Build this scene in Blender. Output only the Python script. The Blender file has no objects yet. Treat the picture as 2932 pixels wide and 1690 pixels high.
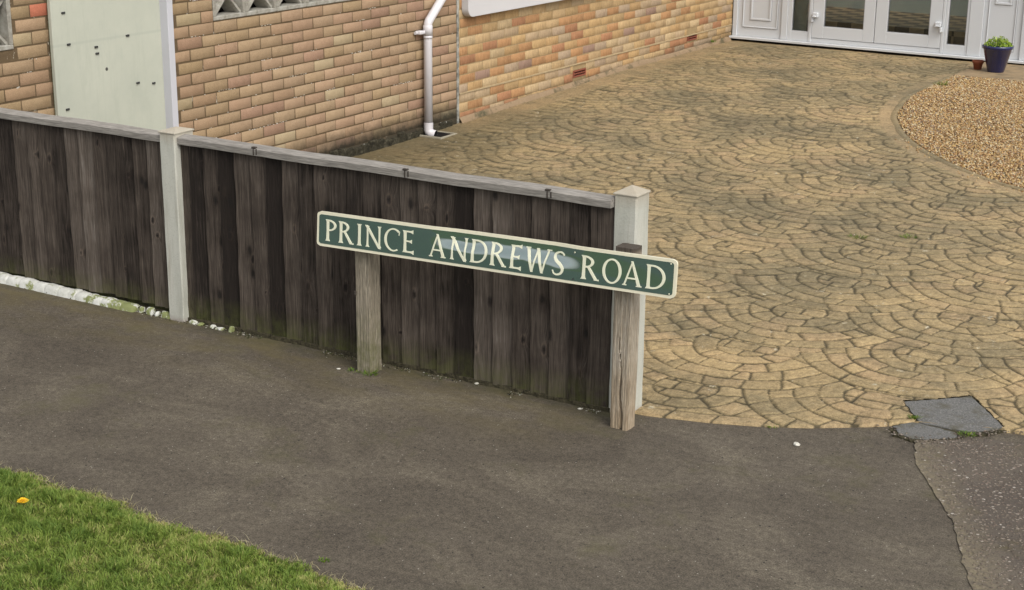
import bpy, math, random
import numpy as np
from mathutils import Matrix, Vector

# ------------------------------------------------------------------ camera, sky, sun, exposure
scene = bpy.context.scene
C = bpy.data.collections.new("place"); scene.collection.children.link(C)
cam_d = bpy.data.cameras.new("camera"); cam = bpy.data.objects.new("camera", cam_d); C.objects.link(cam)
yaw, pitch, roll = math.radians(-31.1949), math.radians(16.84619), math.radians(-0.4949)
F = Vector((math.sin(yaw)*math.cos(pitch), math.cos(yaw)*math.cos(pitch), -math.sin(pitch)))
R0 = Vector((math.cos(yaw), -math.sin(yaw), 0)); D0 = F.cross(R0)
R1 = R0*math.cos(roll) + D0*math.sin(roll); D1 = -R0*math.sin(roll) + D0*math.cos(roll)
m = Matrix((R1, -D1, -F)).transposed().to_4x4(); m.translation = (0, 0, 2.5)
cam.matrix_world = m
cam_d.sensor_width = 36; cam_d.lens = 4539.1/2932*36
cam_d.clip_start = 0.1; cam_d.clip_end = 3000
scene.camera = cam

SUN_EL, SUN_AZ = math.radians(48), math.radians(118)      # azimuth measured from +Y towards +X
world = bpy.data.worlds.new("World"); scene.world = world; world.use_nodes = True
wn = world.node_tree; wn.nodes.clear()
sky = wn.nodes.new("ShaderNodeTexSky"); sky.sky_type = 'NISHITA'; sky.sun_disc = False
sky.sun_elevation = SUN_EL; sky.sun_rotation = SUN_AZ; sky.dust_density = 3.0; sky.air_density = 1.0
hs = wn.nodes.new("ShaderNodeHueSaturation"); hs.inputs['Saturation'].default_value = 0.22
bg = wn.nodes.new("ShaderNodeBackground"); bg.inputs['Strength'].default_value = 0.14
wo = wn.nodes.new("ShaderNodeOutputWorld")
wn.links.new(sky.outputs[0], hs.inputs['Color']); wn.links.new(hs.outputs[0], bg.inputs['Color'])
wn.links.new(bg.outputs[0], wo.inputs['Surface'])
sl = bpy.data.lights.new("sun", 'SUN'); sl.energy = 1.25; sl.angle = math.radians(34); sl.color = (1, 0.95, 0.86)
so = bpy.data.objects.new("sun", sl); C.objects.link(so)
sd = Vector((math.sin(SUN_AZ)*math.cos(SUN_EL), math.cos(SUN_AZ)*math.cos(SUN_EL), math.sin(SUN_EL)))
so.rotation_euler = sd.to_track_quat('Z', 'Y').to_euler(); so.location = sd*60
scene.view_settings.view_transform = 'Standard'; scene.view_settings.look = 'None'
scene.view_settings.gamma = 1; scene.view_settings.exposure = 0.6
scene.cycles.max_bounces = 6; scene.cycles.diffuse_bounces = 3
scene.cycles.transparent_max_bounces = 8

rnd = random.Random(7); rs = np.random.RandomState(11)

# ------------------------------------------------------------------ helpers
def hash2(i, j, s=0):
    v = np.sin(np.asarray(i)*127.1 + np.asarray(j)*311.7 + s*74.7)*43758.5453
    return v - np.floor(v)
def vnoise(x, y, s=0):
    xi, yi = np.floor(x), np.floor(y); fx, fy = x-xi, y-yi
    fx = fx*fx*(3-2*fx); fy = fy*fy*(3-2*fy)
    a = hash2(xi, yi, s); b = hash2(xi+1, yi, s); c = hash2(xi, yi+1, s); d = hash2(xi+1, yi+1, s)
    return (a*(1-fx)+b*fx)*(1-fy) + (c*(1-fx)+d*fx)*fy
def fbm(x, y, s=0, o=3):
    t = 0; a = 1; n = 0
    for k in range(o):
        t = t + a*vnoise(x*2**k, y*2**k, s+k); n += a; a *= .5
    return t/n
def sstep(a, b, x):
    t = np.clip((x-a)/(b-a), 0, 1); return t*t*(3-2*t)

def tag(o, label=None, cat=None, group=None, kind=None):
    if label: o['label'] = label
    if cat: o['category'] = cat
    if group: o['group'] = group
    if kind: o['kind'] = kind
    return o
def link(name, me, mt=None, parent=None, smooth=False):
    o = bpy.data.objects.new(name, me); C.objects.link(o)
    for q in (mt if isinstance(mt, (list, tuple)) else [mt]):
        if q: me.materials.append(q)
    if parent is not None: o.parent = parent
    if smooth: me.polygons.foreach_set('use_smooth', [True]*len(me.polygons))
    return o
def empty(name, loc=(0, 0, 0)):
    o = bpy.data.objects.new(name, None); C.objects.link(o); o.location = loc; o.empty_display_size = .1
    return o

class MB:
    """collects vertices and faces for one mesh"""
    def __init__(s): s.v = []; s.f = []; s.a = []; s.m = []; s.cur = 0.0; s.mi = 0
    def add(s, vs, fs):
        b = len(s.v); s.v += [tuple(p) for p in vs]; s.a += [s.cur]*len(vs)
        for f in fs: s.f.append(tuple(b+i for i in f)); s.m.append(s.mi)
    def box(s, x0, x1, y0, y1, z0, z1, c=0.0):
        if c <= 0:
            vs = [(x, y, z) for z in (z0, z1) for y in (y0, y1) for x in (x0, x1)]
            s.add(vs, [(0,2,3,1),(4,5,7,6),(0,1,5,4),(2,6,7,3),(0,4,6,2),(1,3,7,5)]); return
        import itertools
        vs = []; idx = {}
        for sx, sy, sz in itertools.product((0,1), repeat=3):
            X = (x0, x1)[sx]; Y = (y0, y1)[sy]; Z = (z0, z1)[sz]
            dx = c if sx == 0 else -c; dy = c if sy == 0 else -c; dz = c if sz == 0 else -c
            for ax, p in enumerate(((X, Y+dy, Z+dz), (X+dx, Y, Z+dz), (X+dx, Y+dy, Z))):
                idx[(sx,sy,sz,ax)] = len(vs); vs.append(p)
        g = lambda a,b,c_,ax: idx[(a,b,c_,ax)]
        fs = []
        fs.append((g(0,0,0,0),g(0,0,1,0),g(0,1,1,0),g(0,1,0,0))); fs.append((g(1,0,0,0),g(1,1,0,0),g(1,1,1,0),g(1,0,1,0)))
        fs.append((g(0,0,0,1),g(1,0,0,1),g(1,0,1,1),g(0,0,1,1))); fs.append((g(0,1,0,1),g(0,1,1,1),g(1,1,1,1),g(1,1,0,1)))
        fs.append((g(0,0,0,2),g(0,1,0,2),g(1,1,0,2),g(1,0,0,2))); fs.append((g(0,0,1,2),g(1,0,1,2),g(1,1,1,2),g(0,1,1,2)))
        for a in (0,1):
            for b in (0,1):
                fs.append((g(a,b,0,0),g(a,b,1,0),g(a,b,1,1),g(a,b,0,1)))
                fs.append((g(a,0,b,0),g(a,1,b,0),g(a,1,b,2),g(a,0,b,2)))
                fs.append((g(0,a,b,1),g(1,a,b,1),g(1,a,b,2),g(0,a,b,2)))
        for a,b,c_ in itertools.product((0,1), repeat=3): fs.append((g(a,b,c_,0),g(a,b,c_,1),g(a,b,c_,2)))
        s.add(vs, fs)
    def tube(s, pts, r, n=16, cap=True):
        pts = [Vector(p) for p in pts]; rr = r if isinstance(r, (list, tuple)) else [r]*len(pts)
        base = len(s.v); vs = []; fs = []
        d = (pts[1]-pts[0]).normalized(); up = Vector((0,0,1)) if abs(d.z) < .9 else Vector((1,0,0))
        u = d.cross(up).normalized()
        for i, p in enumerate(pts):
            if i == 0: t = (pts[1]-pts[0]).normalized()
            elif i == len(pts)-1: t = (pts[-1]-pts[-2]).normalized()
            else: t = ((pts[i+1]-p).normalized()+(p-pts[i-1]).normalized()).normalized()
            u = (u - t*u.dot(t)).normalized(); w = t.cross(u)
            for k in range(n):
                a = 2*math.pi*k/n; vs.append(p + (u*math.cos(a)+w*math.sin(a))*rr[i])
        for i in range(len(pts)-1):
            for k in range(n):
                fs.append((i*n+k, i*n+(k+1)%n, (i+1)*n+(k+1)%n, (i+1)*n+k))
        if cap: fs.append(tuple(range(n))[::-1]); fs.append(tuple((len(pts)-1)*n+k for k in range(n)))
        s.add(vs, fs)
    def lathe(s, prof, cx, cy, n=40):
        vs = []; fs = []
        for r, z in prof:
            for k in range(n):
                a = 2*math.pi*k/n; vs.append((cx+r*math.cos(a), cy+r*math.sin(a), z))
        for i in range(len(prof)-1):
            for k in range(n): fs.append((i*n+k, i*n+(k+1)%n, (i+1)*n+(k+1)%n, (i+1)*n+k))
        s.add(vs, fs)
    def mesh(s, name, fn=None):
        me = bpy.data.meshes.new(name); v = s.v
        if fn: v = [fn(*p) for p in v]
        me.from_pydata(v, [], s.f); me.update()
        at = me.attributes.new('rnd', 'FLOAT', 'POINT'); at.data.foreach_set('value', s.a)
        me.polygons.foreach_set('material_index', s.m)
        return me
    def build(s, name, mt, parent=None, smooth=False, fn=None, bevel=0):
        o = link(name, s.mesh(name, fn), mt, parent, smooth)
        if bevel:
            md = o.modifiers.new('b', 'BEVEL'); md.width = bevel; md.segments = 2; md.limit_method = 'ANGLE'
        return o

def np_mesh(name, V, Fq, attrs=None):
    me = bpy.data.meshes.new(name); nf, k = Fq.shape
    me.vertices.add(len(V)); me.vertices.foreach_set('co', V.astype(np.float32).ravel())
    me.loops.add(nf*k); me.loops.foreach_set('vertex_index', Fq.astype(np.int32).ravel())
    me.polygons.add(nf); me.polygons.foreach_set('loop_start', (np.arange(nf)*k).astype(np.int32))
    me.polygons.foreach_set('loop_total', np.full(nf, k, np.int32))
    me.update(calc_edges=True); me.validate()
    for n_, a in (attrs or {}).items():
        if a.ndim == 1:
            at = me.attributes.new(n_, 'FLOAT', 'POINT'); at.data.foreach_set('value', a.astype(np.float32))
        else:
            at = me.attributes.new(n_, 'FLOAT_COLOR', 'POINT')
            at.data.foreach_set('color', np.hstack([a, np.ones((len(a), 1))]).astype(np.float32).ravel())
    return me

# ------------------------------------------------------------------ materials
class NT:
    def __init__(s, name, rough=.8, spec=.3):
        s.m = bpy.data.materials.new(name); s.m.use_nodes = True; s.t = s.m.node_tree
        s.b = s.t.nodes['Principled BSDF']; s.b.inputs['Roughness'].default_value = rough
        s.b.inputs['Specular IOR Level'].default_value = spec
        s.tc = s.t.nodes.new('ShaderNodeTexCoord')
    def put(s, sock, val):
        if isinstance(val, bpy.types.NodeSocket): s.t.links.new(val, sock)
        elif isinstance(val, (tuple, list)) and len(val) == 3 and sock.type == 'RGBA': sock.default_value = (*val, 1)
        else: sock.default_value = val
    def vec(s, scale=(1,1,1), loc=(0,0,0), rot=(0,0,0), src=None):
        n = s.t.nodes.new('ShaderNodeMapping'); s.t.links.new(src or s.tc.outputs['Object'], n.inputs['Vector'])
        n.inputs['Scale'].default_value = scale; n.inputs['Location'].default_value = loc; n.inputs['Rotation'].default_value = rot
        return n.outputs[0]
    def noise(s, scale, detail=3, rough=.55, v=None, dist=0, out='Fac'):
        n = s.t.nodes.new('ShaderNodeTexNoise'); s.t.links.new(v or s.tc.outputs['Object'], n.inputs['Vector'])
        n.inputs['Scale'].default_value = scale; n.inputs['Detail'].default_value = detail
        n.inputs['Roughness'].default_value = rough; n.inputs['Distortion'].default_value = dist
        return n.outputs[out]
    def voro(s, scale, v=None, feature='F1', out='Distance', rand=1, two=False):
        n = s.t.nodes.new('ShaderNodeTexVoronoi'); n.feature = feature; n.voronoi_dimensions = '2D' if two else '3D'; s.t.links.new(v or s.tc.outputs['Object'], n.inputs['Vector'])
        n.inputs['Scale'].default_value = scale; n.inputs['Randomness'].default_value = rand
        return n.outputs[out]
    def ramp(s, fac, stops, interp='LINEAR'):
        n = s.t.nodes.new('ShaderNodeValToRGB'); s.put(n.inputs[0], fac); e = n.color_ramp; e.interpolation = interp
        while len(e.elements) < len(stops): e.elements.new(.5)
        for el, (p, c) in zip(e.elements, stops):
            el.position = p; el.color = (*c, 1) if isinstance(c, (tuple, list)) else (c, c, c, 1)
        return n.outputs[0]
    def mix(s, fac, a, b, mode='MIX'):
        n = s.t.nodes.new('ShaderNodeMix'); n.data_type = 'RGBA'; n.blend_type = mode
        s.put(n.inputs[0], fac); s.put(n.inputs[6], a); s.put(n.inputs[7], b); return n.outputs[2]
    def math(s, op, a, b=0.0, clamp=False):
        n = s.t.nodes.new('ShaderNodeMath'); n.operation = op; n.use_clamp = clamp
        s.put(n.inputs[0], a); s.put(n.inputs[1], b); return n.outputs[0]
    def attr(s, name, out='Fac'):
        n = s.t.nodes.new('ShaderNodeAttribute'); n.attribute_name = name; return n.outputs[out]
    def sep(s, v=None):
        n = s.t.nodes.new('ShaderNodeSeparateXYZ'); s.t.links.new(v or s.tc.outputs['Object'], n.inputs[0]); return n.outputs
    def rng(s, v, a, b, c=0, d=1):
        n = s.t.nodes.new('ShaderNodeMapRange'); n.clamp = True; s.put(n.inputs[0], v)
        for i, q in enumerate((a, b, c, d)): n.inputs[i+1].default_value = q
        return n.outputs[0]
    def color(s, c): s.put(s.b.inputs['Base Color'], c); return s
    def rough(s, c): s.put(s.b.inputs['Roughness'], c); return s
    def bump(s, h, strength=.5, dist=.01):
        n = s.t.nodes.new('ShaderNodeBump'); n.inputs['Strength'].default_value = strength; n.inputs['Distance'].default_value = dist
        s.put(n.inputs['Height'], h); s.t.links.new(n.outputs[0], s.b.inputs['Normal']); return s

M = {}
# --- tarmac of the footpath
n = NT('footpath_tarmac', .85, .25)
fine = n.noise(170, 3, .8); mid = n.noise(38, 6, .8); big = n.noise(1.5, 8, .72, n.vec((1, 1.6, 1)), .8); big2 = n.noise(4.2, 7, .75, n.vec((1, 1.7, 1), (5, 2, 0)))
c = n.ramp(big, [(.28, (.066, .055, .042)), (.5, (.096, .081, .061)), (.72, (.152, .131, .097))])
c = n.mix(n.rng(big2, .45, .7, 0, .55), c, (.100, .085, .067))
c = n.mix(n.rng(mid, .35, .65, .0, 1), n.mix(1, c, (.62, .62, .62), 'MULTIPLY'), n.mix(1, c, (1.28, 1.28, 1.28), 'MULTIPLY'))
c = n.mix(n.rng(fine, .36, .66, .0, 1), n.mix(1, c, (.5, .5, .5), 'MULTIPLY'), n.mix(1, c, (1.5, 1.48, 1.45), 'MULTIPLY'))
v = n.voro(85, out='Distance'); vc = n.voro(85, out='Color')
sp = n.math('MULTIPLY', n.rng(v, .16, .24, 1, 0), n.rng(n.sep(vc)[0], .972, .98, 0, 1))
c = n.mix(sp, c, (.36, .33, .28))
v2 = n.voro(60, v=n.vec((1, 1, 1), (3, 1, 0))); vc2 = n.voro(60, v=n.vec((1, 1, 1), (3, 1, 0)), out='Color')
sp2 = n.math('MULTIPLY', n.rng(v2, .2, .3, 1, 0), n.rng(n.sep(vc2)[0], .965, .975, 0, 1))
c = n.mix(sp2, c, (.018, .016, .014))
xyz = n.sep()
moss = n.math('MULTIPLY', n.rng(xyz[1], 5.15, 5.78, 0, 1), n.rng(xyz[0], -2.9, -3.2, 0, 1))
moss = n.math('MULTIPLY', moss, n.rng(n.noise(4.5, 4, .65, n.vec((.7, 1.6, 1))), .40, .66, 0, 1))
c = n.mix(n.math('MULTIPLY', moss, .8), c, (.118, .096, .042))
moss2 = n.math('MULTIPLY', n.math('MULTIPLY', n.rng(xyz[1], 5.64, 5.80, 0, 1), n.rng(xyz[0], -2.85, -2.95, 0, 1)), n.rng(n.noise(9, 4, .7), .38, .6, 0, 1))
c = n.mix(n.math('MULTIPLY', moss2, .8), c, (.038, .040, .016))
moss3 = n.rng(n.noise(2.1, 7, .75, n.vec((1, 1, 1), (4, 7, 0))), .55, .70, 0, .5)
c = n.mix(moss3, c, (.085, .078, .035))
n.color(c); n.bump(n.math('ADD', n.math('MULTIPLY', mid, .3), n.math('MULTIPLY', fine, .6)), .3, .004); M['tarmac'] = n.m
# --- older tarmac with exposed stones
n = NT('old_tarmac', .85, .25)
v = n.voro(62); vc = n.sep(n.voro(62, out='Color'))
stone = n.ramp(vc[1], [(0, (.10, .08, .068)), (.4, (.15, .115, .09)), (.7, (.23, .18, .145)), (.9, (.34, .29, .24)), (1, (.5, .46, .41))])
big = n.noise(2.2, 4, .6)
base = n.mix(n.rng(big, .35, .65), (.090, .074, .060), (.130, .108, .084))
k = n.math('MULTIPLY', n.rng(v, .34, .46, 1, 0), n.rng(vc[0], .30, .34, 0, 1))
c = n.mix(k, base, stone)
xyz = n.sep(); e = n.math('ADD', xyz[0], n.math('MULTIPLY', xyz[1], .535))   # distance from the diagonal joint
e = n.math('ADD', e, n.math('MULTIPLY', n.noise(7, 4, .6), .18))
edge = n.rng(e, 1.545, 1.78, 1, 0)
c = n.mix(n.math('MULTIPLY', edge, n.rng(n.noise(38, 3, .7), .38, .6, .25, 1)), c, (.215, .18, .115))
c = n.mix(n.rng(n.noise(3.5, 4, .7, n.vec((1, 1, 1), (1, 2, 3))), .56, .72, 0, .55), c, (.10, .082, .03))
c = n.mix(n.rng(n.noise(200, 2), .3, .7), n.mix(1, c, (.7, .7, .7), 'MULTIPLY'), c)
n.color(c); n.bump(n.math('ADD', k, n.noise(60, 4)), .8, .006); M['old_tarmac'] = n.m
# --- grey patch of the cover
n = NT('grey_patch', .95, .08)
c = n.ramp(n.noise(130, 3, .7), [(.3, (.075, .074, .072)), (.5, (.125, .123, .119)), (.68, (.23, .225, .21))])
c = n.mix(n.rng(n.noise(14, 6, .8), .42, .66, 0, .6), c, (.16, .155, .142))
c = n.mix(n.rng(n.noise(9, 5, .75, n.vec((1,1,1), (2,9,1))), .50, .64, 0, .7), c, (.085, .078, .052))
n.color(c); n.bump(n.noise(120, 4, .7), .6, .005); M['patch'] = n.m
n = NT('dark_soil', .95, .1); n.color(n.ramp(n.noise(60, 4, .7), [(.3, (.025, .022, .015)), (.7, (.085, .075, .045))])); n.bump(n.noise(90, 3), 1, .01); M['soil'] = n.m
# --- imprinted concrete drive
n = NT('imprinted_concrete', .72, .3)
cell = n.attr('cell'); joint = n.math('MULTIPLY', n.attr('joint'), n.rng(n.sep()[1], 8.5, 14, 1, .72)); plain = n.attr('plain')
c = n.ramp(cell, [(0, (.30, .224, .120)), (.3, (.38, .285, .152)), (.55, (.45, .336, .180)), (.78, (.41, .294, .166)), (1, (.37, .282, .158))])
xyz = n.sep()
near = n.rng(xyz[1], 6.0, 8.4, -.4, 1)
st = n.noise(1.15, 5, .62, n.vec((.8, 1.0, 1), (3, 4, 0))); st2 = n.noise(7, 5, .7, n.vec((1, .8, 1)))
g = n.math('ADD', st, n.math('MULTIPLY', near, .075))
g = n.math('ADD', g, n.math('MULTIPLY', n.math('SUBTRACT', st2, .5), .55)); g = n.math('ADD', g, n.math('MULTIPLY', n.math('SUBTRACT', cell, .5), -.07)); g = n.math('ADD', g, n.math('MULTIPLY', joint, .06))
c = n.mix(n.rng(g, .36, .72, 0, .80), c, (.190, .163, .102))
st3 = n.noise(3.4, 6, .75, n.vec((1, 1, 1), (8, 2, 0))); c = n.mix(n.rng(n.math('ADD', n.math('ADD', st3, n.math('MULTIPLY', joint, .16)), n.math('MULTIPLY', n.math('SUBTRACT', st, .5), .35)), .50, .76, 0, .66), c, (.080, .070, .044))
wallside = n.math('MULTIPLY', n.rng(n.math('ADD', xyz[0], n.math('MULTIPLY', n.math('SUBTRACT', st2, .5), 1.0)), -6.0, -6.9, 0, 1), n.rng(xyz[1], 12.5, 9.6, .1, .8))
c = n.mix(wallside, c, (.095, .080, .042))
sp = n.rng(n.noise(24, 6, .82, n.vec((1, 1, 1), (7, 1, 0))), .54, .70, 0, .75)
c = n.mix(sp, c, (.11, .085, .045))
c = n.mix(n.rng(n.noise(13, 4, .75, n.vec((1, .8, 1), (1, 8, 0))), .645, .70, 0, .85), c, (.50, .465, .37))
mm = n.noise(48, 5, .8, n.vec((1, .8, 1))); c = n.mix(n.rng(mm, .36, .64), n.mix(1, c, (.66, .64, .60), 'MULTIPLY'), n.mix(1, c, (1.20, 1.19, 1.16), 'MULTIPLY'))
c = n.mix(n.rng(n.noise(150, 3, .7), .32, .7), n.mix(1, c, (.72, .72, .70), 'MULTIPLY'), n.mix(1, c, (1.18, 1.16, 1.12), 'MULTIPLY'))
c = n.mix(n.math('MULTIPLY', joint, n.rng(n.noise(8, 4, .7), .3, .65, .6, 1.0)), c, (.042, .033, .016))
n.color(c); n.rough(n.rng(st2, .3, .7, .6, .85)); n.bump(n.noise(70, 5, .7), .5, .006); M['drive'] = n.m
# --- gravel
n = NT('gravel_stones', .8, .3); c = n.attr('col', 'Color'); n.color(n.mix(n.noise(300, 2), c, n.mix(1, c, (.7, .7, .7), 'MULTIPLY'))); M['gravel'] = n.m
n = NT('gravel_bed_base', .9, .2); c = n.ramp(n.voro(70, out='Color'), [(0, (.10, .065, .03)), (.5, (.26, .175, .09)), (1, (.42, .32, .19))]); n.color(c); n.bump(n.voro(70), 1, .02); M['gravel_base'] = n.m
# --- bricks
def brick_mat(name, mossz, wire=False, mossc=(.025, .024, .016)):
    n = NT(name, .88, .2)
    c = n.attr('col', 'Color')
    f = n.noise(210, 3, .7); g = n.noise(22, 4, .65)
    if wire:
        w = n.noise(1, 4, .7, n.vec((60, 120, 14))); c = n.mix(n.rng(w, .3, .7), n.mix(1, c, (.74, .72, .68), 'MULTIPLY'), n.mix(1, c, (1.2, 1.2, 1.2), 'MULTIPLY'))
    c = n.mix(n.rng(f, .3, .7), n.mix(1, c, (.78, .78, .78), 'MULTIPLY'), n.mix(1, c, (1.18, 1.18, 1.18), 'MULTIPLY'))
    c = n.mix(n.rng(g, .4, .75, 0, .35), c, n.mix(1, c, (.68, .64, .60), 'MULTIPLY'))
    xyz = n.sep(); z = n.math('SUBTRACT', xyz[2], n.math('MULTIPLY', n.math('MAXIMUM', n.math('SUBTRACT', xyz[1], 10), 0), .0245))
    z = n.math('SUBTRACT', z, n.math('MULTIPLY', n.noise(9, 5, .75), .18))
    c = n.mix(n.rng(z, mossz-.13, mossz+.02, .93, 0), c, mossc)
    n.color(c); n.bump(n.math('ADD', f, n.math('MULTIPLY', n.noise(60, 3), .8)), .5, .004)
    return n.m
M['brick_tan'] = brick_mat('tan_brick', .13)
M['brick_orange'] = brick_mat('orange_brick', -.02, True, (.06, .05, .03))
def mortar_mat(name, dark, pale, amt, mossz):
    n = NT(name, .95, .1)
    c = n.mix(n.noise(60, 3), dark, tuple(q*.6 for q in dark))
    k = n.rng(n.noise(1, 5, .78, n.vec((26, 26, 9), (0, 3.3, 0))), amt, amt+.03, 0, 1)
    c = n.mix(k, c, pale)
    xyz = n.sep(); z = n.math('SUBTRACT', xyz[2], n.math('MULTIPLY', n.math('MAXIMUM', n.math('SUBTRACT', xyz[1], 10), 0), .0245))
    z = n.math('SUBTRACT', z, n.math('MULTIPLY', n.noise(9, 5, .75), .18))
    sp = n.rng(n.voro(20), .10, .16, 1, 0); sp = n.math('MULTIPLY', sp, n.rng(n.sep(n.voro(20, out='Color'))[0], .7, .72, 0, 1))
    c = n.mix(n.rng(z, mossz-.13, mossz+.02, .93, 0), c, n.mix(sp, (.028, .027, .02), (.5, .49, .45)))
    n.color(c); n.bump(n.noise(120, 4), .8, .006); return n.m
M['mortar_dark'] = mortar_mat('weathered_mortar', (.150, .106, .062), (.50, .46, .38), .63, .08)
M['mortar_pale'] = mortar_mat('pale_mortar', (.40, .29, .155), (.48, .39, .26), .62, .0)
# --- fence wood
def wood(name, stops, vs=(30, 30, 2.2), green=0.0, knots=True, obj_rnd=True, gz=.25, top=0):
    n = NT(name, .85, .2)
    r = n.attr('rnd'); off = n.math('MULTIPLY', r, 37.0)
    cx = n.t.nodes.new('ShaderNodeCombineXYZ'); n.put(cx.inputs[0], n.math('ADD', off, n.attr('warp'))); n.put(cx.inputs[2], n.math('MULTIPLY', r, 91.0))
    va = n.t.nodes.new('ShaderNodeVectorMath'); n.t.links.new(n.tc.outputs['Object'], va.inputs[0]); n.t.links.new(cx.outputs[0], va.inputs[1])
    src = va.outputs[0]
    mp = n.t.nodes.new('ShaderNodeMapping'); n.t.links.new(src, mp.inputs[0]); mp.inputs['Scale'].default_value = vs
    gr = n.noise(3.2, 7, .78, mp.outputs[0], 1.1); gr2 = n.noise(9, 3, .6, mp.outputs[0])
    t = n.math('ADD', n.math('MULTIPLY', gr, .75), n.math('MULTIPLY', n.math('SUBTRACT', r, .5), .50))
    t = n.math('ADD', t, n.math('MULTIPLY', n.math('SUBTRACT', n.noise(5, 3, .6, src), .5), .32))
    c = n.ramp(t, stops)
    c = n.mix(n.rng(gr2, .35, .65, .0, .75), c, n.mix(1, c, (.45, .45, .45), 'MULTIPLY'))
    if knots:
        mp2 = n.t.nodes.new('ShaderNodeMapping'); n.t.links.new(src, mp2.inputs[0]); mp2.inputs['Scale'].default_value = (1, 1, .55)
        sx_ = n.sep(mp2.outputs[0]); cb = n.t.nodes.new('ShaderNodeCombineXYZ'); n.put(cb.inputs[0], sx_[0]); n.put(cb.inputs[1], sx_[2]); n.put(cb.inputs[2], 0.0); kv = n.voro(7.5, cb.outputs[0], two=True); kc = n.sep(n.voro(7.5, cb.outputs[0], out='Color', two=True))[0]
        kv = n.math('ADD', kv, n.math('MULTIPLY', n.math('SUBTRACT', n.noise(30, 3, .6, src), .5), .10)); kk = n.math('MULTIPLY', n.rng(kv, .05, .14, 1, 0), n.rng(kc, .66, .68, 0, 1))
        c = n.mix(n.math('MULTIPLY', kk, .85), c, (.012, .010, .009))
        ring = n.math('MULTIPLY', n.rng(kv, .17, .32, 1, 0), n.rng(kc, .66, .68, 0, 1))
        c = n.mix(n.math('MULTIPLY', ring, .25), c, n.mix(1, c, (.5, .45, .4), 'MULTIPLY'))
    if knots:
        ka = n.math('MULTIPLY', n.attr('knot'), n.rng(n.noise(60, 3), .2, .6, .7, 1.1)); c = n.mix(n.rng(ka, .22, .60, 0, .92), c, (.012, .009, .008))
        c = n.mix(n.math('MULTIPLY', n.rng(ka, .04, .14), n.rng(ka, .32, .18)), c, n.mix(1, c, (1.35, 1.3, 1.25), 'MULTIPLY'))
    if top:
        zt_ = n.math('ADD', n.sep()[2], n.math('MULTIPLY', n.math('SUBTRACT', gr, .5), .5)); c = n.mix(n.rng(zt_, top-.55, top, 0, .55), c, n.mix(1, c, (.80, .79, .79), 'MULTIPLY')); c = n.mix(n.rng(n.sep()[2], top-.035, top-.01, 0, .85), c, (.045, .036, .03)); c = n.mix(n.rng(n.sep()[2], .35, .0, 0, .5), c, n.mix(1, c, (.95, .78, .58), 'MULTIPLY'))
    if green > 0:
        z = n.sep()[2]; gm = n.math('MULTIPLY', n.rng(z, .02, gz, 1, 0), n.rng(n.noise(14, 4, .7), .32, .6, 0, 1))
        c = n.mix(n.math('MULTIPLY', gm, green), c, (.085, .095, .022))
    n.color(c); n.bump(n.math('ADD', gr, n.math('MULTIPLY', gr2, .6)), .6, .006)
    return n.m
M['board'] = wood('dark_weathered_board', [(.20, (.020, .015, .012)), (.38, (.076, .060, .048)), (.54, (.135, .111, .091)), (.74, (.26, .232, .202))], (24, 24, .9), .5, gz=.16)
M['rail'] = wood('silvered_rail', [(.2, (.23, .21, .185)), (.5, (.37, .345, .31)), (.8, (.48, .45, .41))], (1.5, 20, 24), 0, False)
M['post_wood'] = wood('weathered_oak_post', [(.2, (.14, .115, .083)), (.42, (.31, .27, .205)), (.62, (.37, .335, .27)), (.85, (.50, .46, .39))], (34, 34, 2.2), .8, False, gz=.34)
M['post_wood_brown'] = wood('split_brown_post', [(.2, (.15, .118, .085)), (.42, (.37, .31, .23)), (.62, (.54, .49, .41)), (.85, (.64, .60, .52))], (34, 34, 2.2), 0, False, top=.80)
# --- concrete post
n = NT('painted_concrete', .8, .3)
c = n.ramp(n.noise(3, 5, .65, n.vec((3, 3, .6))), [(.3, (.36, .36, .31)), (.5, (.44, .44, .385)), (.7, (.50, .49, .43))])
c = n.mix(n.rng(n.noise(1, 5, .7, n.vec((40, 40, 3))), .54, .72, 0, .5), c, (.29, .26, .20))
c = n.mix(n.rng(n.math('SUBTRACT', n.sep()[2], n.math('MULTIPLY', n.noise(25, 4), .03)), .90, .98, 0, .7), c, (.33, .27, .195))
c = n.mix(n.rng(n.sep()[2], .03, .0, 0, .6), c, (.25, .19, .17))
c = n.mix(n.rng(n.noise(160, 3), .55, .75, 0, .4), c, (.22, .21, .18))
n.color(c); n.bump(n.noise(90, 4), .35, .004); M['concrete'] = n.m
n = NT('painted_edging', .8, .3)
c = n.ramp(n.noise(16, 4, .7), [(.3, (.40, .40, .36)), (.6, (.56, .56, .52))])
c = n.mix(n.rng(n.math('ADD', n.noise(13, 4, .7), n.math('MULTIPLY', n.rng(n.sep()[0], -6.3, -5.7, 0, 1), .12)), .55, .63, 0, .9), c, (.15, .17, .04))
n.color(c); n.bump(n.noise(50, 4), .5, .006); M['edging'] = n.m
# --- sign
def paint(name, col, rough=.22, coat=0.0, ior=1.5, var=.1):
    n = NT(name, rough, .5); c = n.mix(n.noise(8, 4, .6), col, tuple(q*(1-var) for q in col)); n.color(c)
    n.b.inputs['Coat Weight'].default_value = coat; n.b.inputs['Coat IOR'].default_value = ior; n.b.inputs['Coat Roughness'].default_value = .03
    return n
n = paint('sign_green', (.012, .078, .045), .35, 1, 4.0, .2); M['green'] = n.m
n = paint('sign_cream', (.74, .735, .56), .4, .35, 1.5, .08); M['cream'] = n.m
n.m.name = 'sign_letter_cream'
n = paint('sign_border_cream', (.74, .70, .53), .4, .3, 1.5, .12); M['border'] = n.m
M['dark_metal'] = paint('dark_metal', (.03, .03, .03), .5).m
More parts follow.
